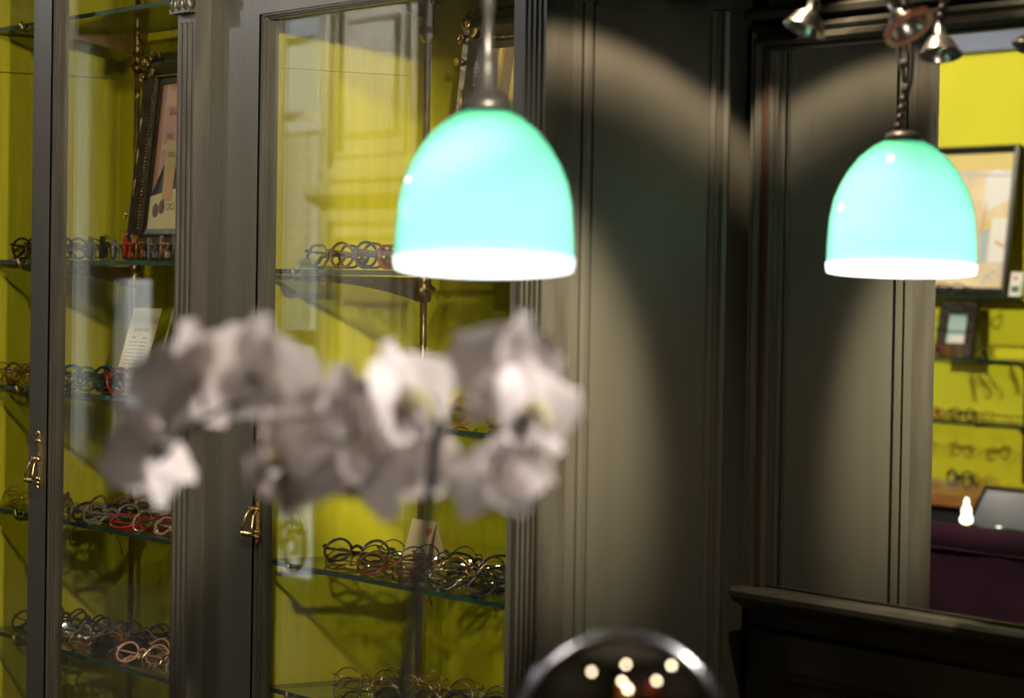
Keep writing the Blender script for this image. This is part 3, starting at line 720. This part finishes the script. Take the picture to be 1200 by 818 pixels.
# folded tent card with red writing and heart
TC = thing('folded_card', 'small folded cream card with red writing and heart on the right cabinet long shelf', 'card', (-4.094,2.44,1.0315))
def tent(b):
    for s in (-1,1):
        vs = [b.verts.new(p) for p in ((0,s*.022,0),(.075,s*.022,0),(.075,s*.001,.074),(0,s*.001,.074))]; b.faces.new(vs)
        vs = [b.verts.new(p) for p in ((0,s*.021,0),(.075,s*.021,0),(.075,0,.074),(0,0,.074))]; b.faces.new(vs)
bm = bmesh.new(); tent(bm); me = bpy.data.meshes.new('card_sheet'); bm.to_mesh(me); bm.free(); me.materials.append(M_paper); link('card_sheet', me, TC)
def textmesh(s, size, m, name='writing'):
    cu = bpy.data.curves.new(name, 'FONT'); cu.body = s; cu.size = size; cu.extrude = .0002; cu.offset = .0003; cu.resolution_u = 2
    o = bpy.data.objects.new(name, cu); S.collection.objects.link(o)
    dg = bpy.context.evaluated_depsgraph_get(); me = bpy.data.meshes.new_from_object(o.evaluated_get(dg))
    bpy.data.objects.remove(o); me.materials.clear(); me.materials.append(m); return me
slope = math.atan2(.021,.074)
o = link('writing', textmesh("labo'", .021, M_redink), TC); o.location = (.006,-.0056,.054); o.rotation_euler = (PI/2-slope,0,0); o['label'] = 'red handwritten letters'
def heart(s, n=24):
    out = []
    for k in range(n):
        t = 2*PI*k/n; out.append((s*math.sin(t)**3, s*(13*math.cos(t)-5*math.cos(2*t)-2*math.cos(3*t)-math.cos(4*t))/16))
    return out
o = flat('heart', [([(x+.062,z+.002) for x,z in heart(.009)],0)], [M_redink], TC, 0); o.location = (0,-.0066,.055); o.rotation_euler = (-slope,0,0)
arc = []
for rr in (.030,.022,.014):
    e1 = [(.026+rr*math.cos(a*PI/10),rr*math.sin(a*PI/10)) for a in range(11)]; e2 = [(.026+(rr-.004)*math.cos(a*PI/10),(rr-.004)*math.sin(a*PI/10)) for a in range(11)]
    for k in range(10): arc.append(([e1[k],e1[k+1],e2[k+1],e2[k]],0))
o = flat('green_arcs', arc, [M_greenink], TC, 0); o.location = (0,-.0170,.017); o.rotation_euler = (-slope,0,0)

# ------------------------------------------------------------------ pendant lamps
def pendant(loc, tiltv, label, kind, light):
    t = thing('pendant_lamp', label, 'lamp', loc)
    Tm = Matrix.Rotation(tiltv[0],4,'X')@Matrix.Rotation(tiltv[1],4,'Y')
    prof = [(.0925,-.004),(.0935,.003),(.0928,.030),(.0905,.062),(.0865,.083),(.0795,.102),(.0690,.121),(.0560,.138),(.0400,.152),(.0240,.161),(.0150,.164)]
    inn = [(r-.003,z-.001) for r,z in prof[::-1]]
    # outer cased glass above the clear rim, white lining inside
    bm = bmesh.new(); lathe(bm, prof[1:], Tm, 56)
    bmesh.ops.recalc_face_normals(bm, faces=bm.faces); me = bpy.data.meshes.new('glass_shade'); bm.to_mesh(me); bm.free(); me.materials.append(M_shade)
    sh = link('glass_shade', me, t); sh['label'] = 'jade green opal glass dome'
    bm = bmesh.new(); lathe(bm, [(.0940,.007),(.0938,.002),(.0925,-.005),(.0905,-.005),(.0885,.004),(.0885,.010)], Tm, 56)
    bm_me = mesh('shade_rim', bm, M_opal); link('shade_rim', bm_me, sh)
    bm = bmesh.new()
    lathe(bm, [(.006,.128),(.018,.126),(.022,.135),(.020,.150),(.016,.160)], Tm, 20, True); link('bulb_holder', mesh('bulb_holder', bm, M_socket), t)
    bm = bmesh.new(); ball(bm, (0,0,.060), .026, (1,1,1.15), 20, Tm); lathe(bm, [(.012,.082),(.012,.128)], Tm, 16)
    link('bulb', mesh('bulb', bm, M_bulb), t)
    bm = bmesh.new()
    if kind == 0:
        lathe(bm, [(.028,.160),(.027,.168),(.020,.176),(.013,.182),(.012,.205),(.009,.212),(.0065,.222),(.006,.26),(.0075,.262),(.0075,.30),(.006,.302),(.0055,.45)], None, 20, True)
        link('lamp_cap', mesh('lamp_cap', bm, M_black), t)
        bm = bmesh.new(); tube(bm, [(0,0,.45),(0,0,ZC-loc[2])], .0045, 8); link('cord', mesh('cord', bm, M_cord), t)
    else:
        lathe(bm, [(.024,.160),(.022,.168),(.012,.172)], None, 20, True)
        for k in range(5): ball(bm, (-.010+.003*k,.0,.178+.011*k), .0065, (1,1,.8), 10)
        link('lamp_cap', mesh('lamp_cap', bm, M_socket), t)
        bm = bmesh.new()
        tube(bm, [(.004,0,.225),(-.004,0,.245),(-.012,0,.262),(-.014,0,.280),(-.008,0,.298),(-.002,0,.315),(0,0,.335),(0,0,ZC-loc[2])], .0035, 8)
        tube(bm, [(.004,0,.215),(.012,0,.235),(.013,0,.262),(.006,0,.285),(-.004,0,.300),(-.004,0,.325),(0,0,.345)], .003, 8)
        for k in range(4): ball(bm, (.002*(-1)**k,0,.225+.03*k), .006, (1,1,1), 8)
        link('cord', mesh('cord', bm, M_cord), t)
    bm = bmesh.new(); lathe(bm, [(.05,-.03),(.05,-.004),(.045,-.001)], Matrix.Translation((0,0,ZC-loc[2])), 24, True); link('ceiling_rose', mesh('ceiling_rose', bm, M_socket), t)
    l = bpy.data.lights.new('bulb_light', 'POINT'); l.energy = light; l.color = (1,.95,.90); l.shadow_soft_size = .03
    lo = bpy.data.objects.new('bulb_light', l); S.collection.objects.link(lo); lo.parent = t; lo.location = Tm@Vector((0,0,.020))
    return t
# tilt so that the mouth leans slightly towards the viewer
def tilt_to(loc, deg):
    d = Vector((-loc[0],-loc[1],0)).normalized(); a = math.radians(deg)
    # top leans away from the viewer: rotate about the horizontal axis perpendicular to d
    return (d.y*a, -d.x*a)
pl1 = (-2.542,1.596,1.515)
pl2 = (-2.772,2.352,1.521)
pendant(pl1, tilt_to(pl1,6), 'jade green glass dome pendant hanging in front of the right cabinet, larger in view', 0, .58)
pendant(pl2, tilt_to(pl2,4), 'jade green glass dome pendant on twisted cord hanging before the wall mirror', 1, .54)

# ------------------------------------------------------------------ reflector spot heads on stalks
def spot_head(loc, aim, rail, label, ringmat=None, lit=False, group=None):
    """open faceted reflector lamp on a jointed stalk; loc = centre of its face"""
    t = thing('reflector_spotlight', label, 'spotlight', loc, group=group)
    q = Vector(aim).normalized().to_track_quat('-Z','Y').to_matrix().to_4x4()
    bm = bmesh.new(); lathe(bm, [(.0255,.0),(.0265,.0015),(.0240,.004),(.0205,.011),(.0165,.018),(.0115,.0235),(.0075,.026),(.0075,.036),(.005,.040)], q, 24); link('reflector', mesh('reflector', bm, M_silver), t)
    bm = bmesh.new(); lathe(bm, [(.0235,.0008),(.0215,.006),(.015,.015),(.008,.021),(.001,.0215)], q, 24); link('reflector_bowl', mesh('reflector_bowl', bm, M_silver), t)
    bm = bmesh.new(); ball(bm, (0,0,.012), .0045, (1,1,1.5), 10, q); link('bulb', mesh('bulb', bm, M_dot if lit else M_chrome), t)
    if ringmat:
        bm = bmesh.new(); lathe(bm, [(.0235,-.001),(.0245,-.003),(.0305,-.003),(.0315,0),(.0305,.003),(.0245,.003),(.0235,-.001)], q, 32); link('trim_ring', mesh('trim_ring', bm, ringmat), t)['label'] = 'matt copper ring'
    b0 = q@Vector((0,0,.040)); e = Vector(rail)-Vector(loc)
    bm = bmesh.new()
    n = 7; pts = [b0.lerp(b0+(e-b0)*.45, k/n) for k in range(n+1)]
    for k,p in enumerate(pts): ball(bm, p, .0068, (1,1,.9), 10)
    tube(bm, [b0, b0+(e-b0)*.45, e], .0042, 8)
    link('stalk', mesh('stalk', bm, M_socket), t)
    return t
ZR = 1.97
RL = [(-2.686,2.118),(-2.30,2.30)]
spot_head((-2.684,2.122,1.797), (-.06,-.37,-.93), (-2.664,2.150,ZR), 'small silver reflector spotlight tilted left at the top, left of the copper one')
spot_head((-2.543,2.162,1.795), (.62,.13,-.77), (-2.553,2.155,ZR), 'small reflector spotlight with copper ring at the top before the mirror', M_copper)
spot_head((-2.675,2.325,1.779), (.25,-.16,-.95), (-2.655,2.345,ZR), 'silver reflector spotlight pointing straight down beside the second green lamp')
spot_head((-2.610,2.412,1.785), (-.10,-.35,-.75), (-2.590,2.440,ZR), 'silver reflector spotlight cut off by the right edge of the picture')
def rail(b):
    tube(b, [(-2.74,2.03,ZR),(-2.49,2.14,ZR),(-2.50,2.48,ZR),(-2.72,2.38,ZR)], .006, 8, closed=True)
    for p in ((-2.49,2.14),(-2.60,2.43)): tube(b, [(p[0],p[1],ZR),(p[0],p[1],ZC)], .004, 8)
    tube(b, [(-2.664,2.150,ZR),(-2.553,2.155,ZR),(-2.49,2.14,ZR)], .005, 8)
    tube(b, [(-2.655,2.345,ZR),(-2.59,2.44,ZR)], .005, 8)
tag(obj('spotlight_rail', rail, M_socket), 'bronze tube rail above the frame carrying the small reflector spotlights', 'rail')
# heads of the working spots (above or beside the frame), most of them added fill
for lo, tg, lab in (((-2.62,1.93,2.50),(-3.34,2.205,1.37),'added fill spotlight aimed down at the cabinet corner pilaster'),((-.95,1.62,1.55),(-2.60,2.20,1.80),'added fill spotlight aimed up at the rail, right of the frame'),((-2.0,.9,2.3),(-4.12,2.38,.88),'added fill spotlight between viewer and right cabinet, aimed at its long shelf'),((-4.4,.55,1.93),(-3.90,2.45,1.86),'added fill spotlight aimed at the striped picture'),((-7.0,1.0,2.70),(-4.3,2.2,1.35),'added fill spotlight washing the cabinet fronts'),((-3.75,.70,2.55),(-3.92,2.45,.92),'added fill spotlight aimed at the low shelves of the right cabinet'),((-4.6,1.5,2.78),(-5.4,.38,.85),'added fill spotlight aimed at the velvet sofa'),((-1.25,1.95,2.15),(-1.70,1.02,1.38),'added rim spotlight aimed down at the orchid from beyond it'),((-.7,-.9,2.70),(-1.70,1.02,1.38),'added fill spotlight aimed at the orchid from the viewer side'),((-7.9,.2,2.80),(-8.1,-2.1,1.35),'added fill spotlight aimed at the opposite yellow shelving'),((-12.7,-.35,2.80),(-11.0,-2.1,2.0),'added fill spotlight aimed at the cream cupboard'),(( -1.50,1.16,2.04),(-4.20,2.24,1.48),'lit reflector spotlight aimed at the right cabinet'),((-3.55,1.25,2.32),(-5.10,2.45,1.35),'lit reflector spotlight aimed at the left cabinet'),((-2.89,2.19,2.30),(-2.89,2.19,1.0),'lit reflector spotlight above the panelled cabinet side')):
    d = (Vector(tg)-Vector(lo)).normalized()
    spot_head(Vector(lo)-d*.012, d, (lo[0],lo[1],ZC), lab, None, False)

# ------------------------------------------------------------------ orchid
OP = (-1.735,1.02,.75)
OR = thing('potted_orchid', 'blurred white moth orchid with arching dark stem in the foreground', 'orchid', OP)
O0 = Vector(OP)
def stemf(b):
    P = [Vector((-1.6726,0.9836,1.0103)),Vector((-1.6652,0.9823,1.1383)),Vector((-1.6562,0.9815,1.2209)),Vector((-1.6449,0.9835,1.2891)),Vector((-1.6334,0.9854,1.3464)),Vector((-1.6231,0.9854,1.4004)),Vector((-1.6261,0.9816,1.4210)),Vector((-1.6455,0.9702,1.4293)),Vector((-1.6724,0.9468,1.4283)),Vector((-1.7024,0.9183,1.4217)),Vector((-1.7326,0.8894,1.4132)),Vector((-1.7581,0.8675,1.3950)),Vector((-1.7773,0.8549,1.3694))]
    tube(b, [p-O0 for p in P], [.0045,.0045,.0043,.004,.0038,.0038,.0038,.0034,.003,.0026,.0022,.002,.0016], 8)
    P = [Vector((-1.6243,0.9830,1.3920)),Vector((-1.6069,0.9928,1.4162)),Vector((-1.5867,1.0062,1.4258)),Vector((-1.5771,1.0201,1.4051))]
    tube(b, [p-O0 for p in P], [.0035,.003,.0026,.002], 8)
bm = bmesh.new(); stemf(bm); link('stem', mesh('stem', bm, M_stem), OR)
bm = bmesh.new(); lathe(bm, [(.045,0),(.05,.004),(.062,.11),(.066,.125),(.060,.127),(.056,.11)], None, 32, False); lathe(bm, [(.001,.002),(.045,.001)], None, 32); link('pot', mesh('pot', bm, M_pot), OR)
bm = bmesh.new(); lathe(bm, [(.001,.112),(.057,.106)], None, 24); link('bark', mesh('bark', bm, M_bark), OR)
for k in range(5):
    a = k*2*PI/5+.4; bm = bmesh.new(); N = 8; rows = []
    for i in range(N+1):
        t_ = i/N; r = .02+.15*t_; z = .11+.09*math.sin(t_*2.2)-.03*t_; wd = .028*math.sin(PI*min(.98,.08+.92*t_))**.6
        c = Vector((math.cos(a)*r,math.sin(a)*r,z)); s = Vector((-math.sin(a),math.cos(a),0))*wd
        rows.append([bm.verts.new(c-s+Vector((0,0,.006))),bm.verts.new(c),bm.verts.new(c+s+Vector((0,0,.006)))])
    for A,B in zip(rows,rows[1:]):
        for j in (0,1): bm.faces.new((A[j],A[j+1],B[j+1],B[j])).smooth = True
    link('leaf', mesh('leaf', bm, M_leaf), OR)
def petal_mesh(name, L, W, ctr=.55, cup=.25, wav=.0):
    bm = bmesh.new(); N, K = 10, 6; rows = []
    for i in range(N+1):
        t_ = i/N; w_ = W*math.sin(PI*min(1,(t_**(.9 if ctr<.5 else .75))*.94+.06))**(.62)
        if i == N: w_ = W*.42
        row_ = []
        for j in range(K+1):
            s = (j/K-.5)*2
            row_.append(bm.verts.new((s*w_, -cup*L*(t_**2)*.5+abs(s)**2*w_*cup*.8+wav*math.sin(t_*7+s*3)*L, t_*L)))
        rows.append(row_)
    for A,B in zip(rows,rows[1:]):
        for j in range(K): bm.faces.new((A[j],A[j+1],B[j+1],B[j])).smooth = True
    return mesh(name, bm, M_petal)
ME_pet = petal_mesh('petal', .044,.0280,.5,.22,.02); ME_sep = petal_mesh('sepal', .041,.0165,.5,.18,.01)
def lipmesh():
    bm = bmesh.new()
    ball(bm, (0,-.006,-.002), .006, (1,1.4,1), 10, mi=0)
    for s in (-1,1): ball(bm, (s*.007,-.009,-.006), .006, (.6,1,1.2), 8, mi=0)
    ball(bm, (0,-.014,-.014), .006, (.9,.7,1.8), 8, mi=0); ball(bm, (0,-.004,.004), .004, (1,1.4,1), 8, mi=1)
    return mesh('lip', bm, [M_lip, M_petal])
ME_lip = lipmesh()
def flower(at, yaw, pitch, rollv, sc, stem_to=None):
    p = Vector(at)-O0
    f = bpy.data.objects.new('flower', None); S.collection.objects.link(f); f.parent = OR; f.location = p
    # local -y is the facing direction; yaw 0 faces the shop front
    base = Matrix(((0.5399,-0.8412,-0.0288,0),(0.8416,0.5401,-0.0008,0),(0.0162,-0.0238,0.9996,0),(0,0,0,1)))
    R = base@Matrix.Rotation(math.radians(yaw),4,'Z')@Matrix.Rotation(math.radians(pitch),4,'X')@Matrix.Rotation(math.radians(rollv),4,'Y')
    f.rotation_euler = R.to_euler(); f.scale = (sc,)*3
    for a in (78,-78):
        o = link('petal', ME_pet, f); o.rotation_euler = (math.radians(8),math.radians(a),0); o.location = (0,-.001,0)
    for a in (0,142,-142):
        o = link('sepal', ME_sep, f); o.rotation_euler = (0,math.radians(a),0); o.location = (0,.001,0)
    link('lip', ME_lip, f)
    if stem_to:
        q = Vector(stem_to)-O0; mid = (p+q)/2+Vector((0,0,.006))
        back = p+(R.to_3x3()@Vector((0,.012,0)))*sc
        bm = bmesh.new(); tube(bm, [q,mid,back,p+(back-p)*.3], [.0016,.0014,.0014,.0018], 6); link('flower_stalk', mesh('flower_stalk', bm, M_stem), OR)
flower((-1.7550,0.8737,1.4278),-140,-10, 12,1.05,(-1.7418,0.8750,1.4101))
flower((-1.7150,0.8991,1.4338),150,-12,-14,1.05,(-1.7085,0.9087,1.4203))
flower((-1.7776,0.8549,1.3798),-125,25, 25,1.0,(-1.7758,0.8574,1.3740))
flower((-1.7081,0.9078,1.3857),70,10,  0,.95,(-1.7054,0.9135,1.4199))
flower((-1.6721,0.9458,1.3945),-160,-8,  8,1.2,(-1.6724,0.9468,1.4283))
flower((-1.6769,0.9749,1.3835),155,25, -20,1.2,(-1.6602,0.9658,1.4287))
flower((-1.6349,0.9679,1.4224),45,-20,-10,.95,(-1.6424,0.9749,1.4277))
flower((-1.6655,1.0108,1.3777),80,5,   5,.7,(-1.6242,0.9839,1.4088))
flower((-1.5811,1.0155,1.4382),-150,-8, -12,1.02,(-1.5852,1.0085,1.4253))
flower((-1.5571,1.0148,1.4182),42,-15,10,.85,(-1.5804,1.0155,1.4161))
flower((-1.5929,1.0125,1.3710),165,35,  6,.85,(-1.5771,1.0201,1.4051))
flower((-1.7126,0.9375,1.3763),175,20,  20,1.0,(-1.6994,0.9230,1.4217))

# ------------------------------------------------------------------ foreground table and round mirror
TB = thing('side_table', 'dark wooden side table under the orchid and round mirror, below the frame', 'table', (-1.68,1.06,0))
obj('table_top', lambda b: lathe(b, [(.001,.72),(.30,.72),(.31,.735),(.30,.75),(.001,.75)], Matrix.Translation((-1.68,1.06,0)), 48), M_wood, TB, (-1.68,1.06,0))
for k in range(4):
    a = PI/4+k*PI/2
    obj('leg', lambda b, a=a: tube(b, [(-1.68+.24*math.cos(a),1.06+.24*math.sin(a),0),(-1.68+.2*math.cos(a),1.06+.2*math.sin(a),.72)], [.014,.02], 10), M_dwood, TB, (-1.68,1.06,0))
mc = Vector((-1.634,1.143,1.186))
RM = thing('table_mirror', 'round chrome rimmed table mirror rising at the bottom edge, reflecting lamps', 'mirror', (mc.x,mc.y,.7501))
nrm = Vector((-mc.x,-mc.y,.14)).normalized()
TR = Matrix.Translation(mc-Vector((mc.x,mc.y,.7501)))@nrm.to_track_quat('Z','Y').to_matrix().to_4x4()
bm = bmesh.new(); lathe(bm, [(.0655,-.004),(.0655,.003),(.0675,.0055),(.0700,.0065),(.0725,.0055),(.0738,.002),(.0738,-.004),(.070,-.007),(.0655,-.004)], TR, 64); link('chrome_rim', mesh('chrome_rim', bm, M_rim), RM)
bm = bmesh.new(); lathe(bm, [(.0655,.0),(.055,.0022),(.04,.0042),(.02,.0058),(.0005,.0063)], TR, 64); link('mirror_glass', mesh('mirror_glass', bm, M_cmirror), RM)
bm = bmesh.new(); lathe(bm, [(.0655,-.004),(.0005,-.006)], TR, 48); link('back_plate', mesh('back_plate', bm, M_chrome), RM)
zt = mc.z-.7501-.072
bm = bmesh.new(); lathe(bm, [(.055,0),(.055,.006),(.02,.012),(.008,.02),(.0055,.04),(.0055,zt-.03),(.009,zt-.02),(.006,zt+.002)], None, 32, True); link('stand', mesh('stand', bm, M_chrome), RM)

# ------------------------------------------------------------------ what the wall mirror shows
yw = YF+.02
OS = thing('shelving_unit', 'open glass shelves on dark rods against the yellow wall, reflected in the wall mirror', 'shelving', (-8.2,yw,0))
offS = (-8.2,yw,0)
for z in (1.472,1.248,1.022):
    def f(b, z=z):
        box(b, -9.3,-7.35,yw+.03,yw+.27,z-.008,z); b.normal_update()
        for fc in b.faces:
            c = fc.calc_center_median()
            if abs(c.y-yw-.15) > .05 or abs(c.x+8.325) > .5: fc.material_index = 1
    obj('glass_shelf', f, [M_shelf, M_edge], OS, offS)
for rx in (-7.725,-8.75):
    obj('upright_rod', lambda b, rx=rx: tube(b, [(rx,yw+.03,.80),(rx,yw+.03,1.25)], .008, 8), M_socket, OS, offS)
    for z in (1.472,1.248,1.022):
        obj('bracket_arm', lambda b, rx=rx, z=z: tube(b, [(rx,yw+.03,z-.05),(rx,yw+.05,z-.025),(rx,yw+.09,z-.014),(rx,yw+.265,z-.012)], [.008,.007,.005,.004], 6), M_socket, OS, offS)
CT = thing('counter', 'low counter with worn wooden top and dark front below the yellow shelves, in the mirror', 'counter', (-8.2,YF+.25,0))
offC = (-8.2,YF+.25,0)
obj('counter_top', lambda b: box(b, -9.6,-7.0,YF+.02,YF+.44,.735,.775), M_wood, CT, offC)
obj('counter_front', lambda b: (box(b, -9.6,-7.0,YF+.02,YF+.41,0,.735), box(b, -9.58,-7.02,YF+.41,YF+.42,.60,.72), box(b, -9.58,-7.02,YF+.41,YF+.42,.3,.58)), M_dwood, CT, offC)
row(-8.42,-7.95,5,YF+.22,1.472, 165,4, ['black','brown','black','gunmetal','black'], ['square','panto'], 'on mirrored top shelf under large picture', 'mirrored glasses on the top shelf', folded=False)
row(-7.83,-7.80,1,YF+.16,1.248, 250,3, ['black'], ['square'], 'tilted on mirrored shelf, beside small photo', 'mirrored glasses beside the small photo')
row(-8.04,-7.93,3,YF+.20,1.248, 240,12, ['red','amber','gold'], ['panto','round'], 'piled before the small photo in the mirror', 'mirrored glasses before the small photo', jit=20)
row(-8.36,-7.80,7,YF+.20,1.022, 185,6, ['green','gunmetal','copper','red','gold','black','copper'], ['square','panto'], 'on mirrored lower glass shelf', 'mirrored glasses on the lower glass shelf', folded=[False,True], jit=20)
row(-8.36,-7.90,7,YF+.28,.775, 180,40, ['gold','pink','copper','gold','crystal','gold','silver'], ['round'], 'lying on mirrored wooden counter', 'mirrored glasses on the wooden counter', jit=40, yjit=.05)
row(-7.90,-7.78,2,YF+.20,.775, 190,0, ['black','gold'], ['round'], 'standing behind the black framed mirror on counter', 'mirrored glasses behind the black framed mirror', scale=1.5)
# big leaning picture: rotated so that it faces +y
def facing(x,y,z,ang): return (x,y,z),(math.radians(-ang),0,PI)
loc, rot = facing(-7.785,YF+.09,1.4725,6)
BP = thing('framed_picture', 'large black framed pale painting on the yellow wall, seen in the wall mirror', 'picture', loc, rot)
link('frame', _mk('frame', lambda b: ring(b, 0,.66,0,.545, [(0,0),(0,-.018),(.012,-.022),(.026,-.014),(.026,0)]), M_black), BP)
Mr = [mat('paint_beige', (.74,.58,.38), .6, var=.15, vscale=7), mat('paint_white', (.78,.76,.74), .6), mat('paint_blue', (.38,.48,.58), .6), mat('paint_yellow', (.68,.55,.20), .6), mat('paint_orange', (.62,.28,.12), .6)]
br = [(rect(.026,.634,.026,.519),0),(rect(.026,.634,.46,.519),3),([(.03,.35),(.17,.30),(.17,.44),(.12,.46),(.03,.44)],1),([(.026,.43),(.634,.45),(.634,.457),(.026,.437)],2),(rect(.13,.165,.12,.24),2),(rect(.172,.176,.06,.26),2),(rect(.03,.12,.12,.28),1)]
br += [([(.17,.22),(.178,.22),(.156,.34),(.15,.34)],4),([(.04,.17),(.09,.19),(.09,.20),(.04,.18)],4),(rect(.10,.13,.06,.075),2),(rect(.05,.058,.06,.12),2),(rect(.07,.10,.08,.09),2),(rect(.126,.14,.04,.055),2),(rect(.26,.36,.1,.3),1),(rect(.42,.5,.15,.36),2),(rect(.12,.17,.24,.27),3)]
flat('painting', br, Mr, BP, -.004)
loc, rot = facing(-7.955,YF+.10,1.2485,9)
SP = thing('photo_frame', 'small dark photo frame with pale blue picture on the mirrored middle shelf', 'picture', loc, rot)
link('frame', _mk('frame', lambda b: ring(b, 0,.20,0,.200, [(0,.006),(0,-.012),(.045,-.012),(.048,0),(.048,.006)]), M_frame), SP)
flat('photo', [(rect(.04,.16,.04,.16),0),(rect(.04,.13,.045,.075),1)], [mat('photo_blue', (.50,.66,.68), .4), mat('photo_pale', (.8,.72,.66), .4)], SP, -.003)
loc, rot = facing(-7.665,YF+.14,1.4725,8)
HC = thing('heart_card', 'small pale card with red heart at the mirrored top shelf end', 'card', loc, rot)
link('card_sheet', _mk('card_sheet', lambda b: box(b, 0,.06,-.0008,.0008,0,.085), M_white), HC)
flat('heart', [([(x+.035,z+.062) for x,z in heart(.011)],0),(rect(.01,.05,.012,.035),1)], [M_redink, M_greenink], HC, -.0014)
# black framed mirror propped on a stand behind the sofa
ST = thing('display_stand', 'slim dark stand behind the purple sofa carrying the black framed mirror', 'stand', (-7.2,-1.50,0))
obj('stand_top', lambda b: box(b, -7.47,-6.95,-1.62,-1.40,.67,.69), M_dwood, ST, (-7.2,-1.50,0))
for sx in (-7.45,-6.97):
    for sy in (-1.60,-1.44): obj('leg', lambda b, sx=sx, sy=sy: box(b, sx-.012,sx+.012,sy-.012,sy+.012,0,.670), M_dwood, ST, (-7.2,-1.50,0))
loc, rot = (-6.98,-1.47,.6915), (math.radians(-34),0,PI)
CM = thing('propped_mirror', 'rectangular black framed mirror propped behind the sofa, seen in the wall mirror', 'mirror', loc, rot)
link('frame', _mk('frame', lambda b: ring(b, 0,.40,0,.162, [(0,.003),(0,-.008),(.006,-.010),(.011,-.006),(.011,.003)]), M_black), CM)
link('mirror_glass', _mk('mirror_glass', lambda b: box(b, .009,.391,-.003,.001,.009,.153), M_mirror), CM)
# glowing little shape standing in for a bright glare
GL = thing('glare_figure', 'small glowing white blob figure, added for a glare above the purple sofa back', 'lamp', (-7.325,-1.425,.6905)); GL.scale = (.68,)*3
bm = bmesh.new(); lathe(bm, [(.022,0),(.022,.006),(.012,.012),(.008,.030)], None, 20, True); link('base', mesh('base', bm, M_brass), GL)
bm = bmesh.new(); lathe(bm, [(.010,.028),(.028,.034),(.032,.052),(.024,.070),(.020,.074),(.024,.086),(.022,.104),(.014,.116),(.009,.120),(.013,.130),(.011,.146),(.002,.158)], None, 24, True); link('glare_blobs', mesh('glare_blobs', bm, M_glow), GL)
# purple velvet sofa
SF = thing('velvet_sofa', 'purple velvet sofa back with rolled top seam, seen at lower right in the mirror', 'sofa', (-5.45,.2,0))
offF = (-5.45,.2,0)
def sofab(b):
    xs = [-6.6+.1*k for k in range(24)]
    prof = [(.385,.35),(.382,.60),(.378,.80),(.376,.872),(.381,.884),(.388,.897),(.388,.912),(.376,.924),(.33,.930),(.27,.925),(.24,.90),(.24,.40),(.25,.30),(.36,.30)]
    rows = []
    for i,x in enumerate(xs):
        rows.append([b.verts.new((x, y+.004*math.sin(x*17+z*9), z-.014*(z>.7)+.002*math.sin(x*11))) for y,z in [(p[0]+0,p[1]) for p in prof]])
    for A,B in zip(rows,rows[1:]):
        for k in range(len(prof)):
            b.faces.new((A[k],A[(k+1)%len(prof)],B[(k+1)%len(prof)],B[k])).smooth = True
    b.faces.new(rows[0]); b.faces.new(rows[-1][::-1])
obj('backrest', sofab, M_velvet, SF, offF)
obj('piping', lambda b: tube(b, [(-6.6,.379,.862),(-4.3,.379,.862)], .004, 6), M_velvet, SF, offF)
obj('seat', lambda b: (box(b, -6.6,-4.3,-.42,.25,.15,.32), box(b, -6.58,-5.46,-.43,.24,.32,.45), box(b, -5.44,-4.32,-.43,.24,.32,.45)), M_velvet, SF, offF)
for x0 in (-6.72,-4.30): obj('armrest', lambda b, x0=x0: (box(b, x0,x0+.12,-.42,.36,.12,.60), tube(b, [(x0+.06,-.43,.61),(x0+.06,.36,.61)], .07, 14)), M_velvet, SF, offF)
for x,y in ((-6.6,-.36),(-4.25,-.36),(-6.6,.3),(-4.25,.3)): obj('leg', lambda b, x=x, y=y: tube(b, [(x,y,0),(x,y,.16)], [.014,.022], 10), M_dwood, SF, offF)

t = thing('globe_fill_lamp', 'white paper globe lamp hanging in mid room, out of frame', 'lamp', (-9.9,-.7,2.66))  # fill globe added to light the ceiling for the propped mirror
bm = bmesh.new(); ball(bm, (0,0,0), .15, (1,1,1), 20); link('fill_globe', mesh('fill_globe', bm, emis('fill_globe_glow', (1,.93,.85), 14)), t)
bm = bmesh.new(); tube(bm, [(0,0,.15),(0,0,ZC-2.66)], .004, 6); link('cord', mesh('cord', bm, M_cord), t)
# lamps and shelf behind the viewer, seen only as small blurred spots in the round table mirror
M_globe = emis('globe_bulb', (1,.80,.52), 15)
for (x,y,z) in ((1.9,-.55,2.15),(1.7,-1.05,1.95),(2.1,-1.45,2.2),(1.5,-.95,2.45),(1.95,-.2,2.5),(1.3,-1.6,2.35)):
    t = thing('globe_lamp', 'small warm globe bulb hanging behind the viewer, a light dot in the round mirror', 'lamp', (x,y,z), group='globe bulbs behind the viewer')
    bm = bmesh.new(); ball(bm, (0,0,0), .042, (1,1,1), 16); link('glass_globe', mesh('glass_globe', bm, M_globe), t)
    bm = bmesh.new(); tube(bm, [(0,0,.05),(0,0,ZC-z)], .004, 6); link('cord', mesh('cord', bm, M_cord), t)
WS = thing('wall_shelf', 'dark wall shelf on the end wall behind the viewer', 'shelf', (2.58,-.9,1.9))
obj('board', lambda b: box(b, 2.28,2.598,-1.9,.2,1.88,1.9), M_wood, WS, (2.58,-.9,1.9))
VZ = thing('red_vase', 'round red vase on the shelf behind the viewer', 'vase', (2.43,-.95,1.901))
bm = bmesh.new(); lathe(bm, [(.05,0),(.12,.08),(.15,.18),(.11,.28),(.05,.33),(.06,.37)], None, 24, True); link('body', mesh('body', bm, mat('red_glaze', (.75,.10,.07), .3)), VZ)
VO = thing('orange_box', 'orange storage box on the shelf behind the viewer', 'box', (2.43,-1.55,1.901))
link('body', _mk('body', lambda b: box(b, -.12,.12,-.15,.15,0,.25), mat('orange_card', (.80,.30,.03), .6)), VO)
link('lid', _mk('lid', lambda b: box(b, -.125,.125,-.155,.155,.25,.29), mat('orange_lid', (.70,.24,.02), .6)), VO)
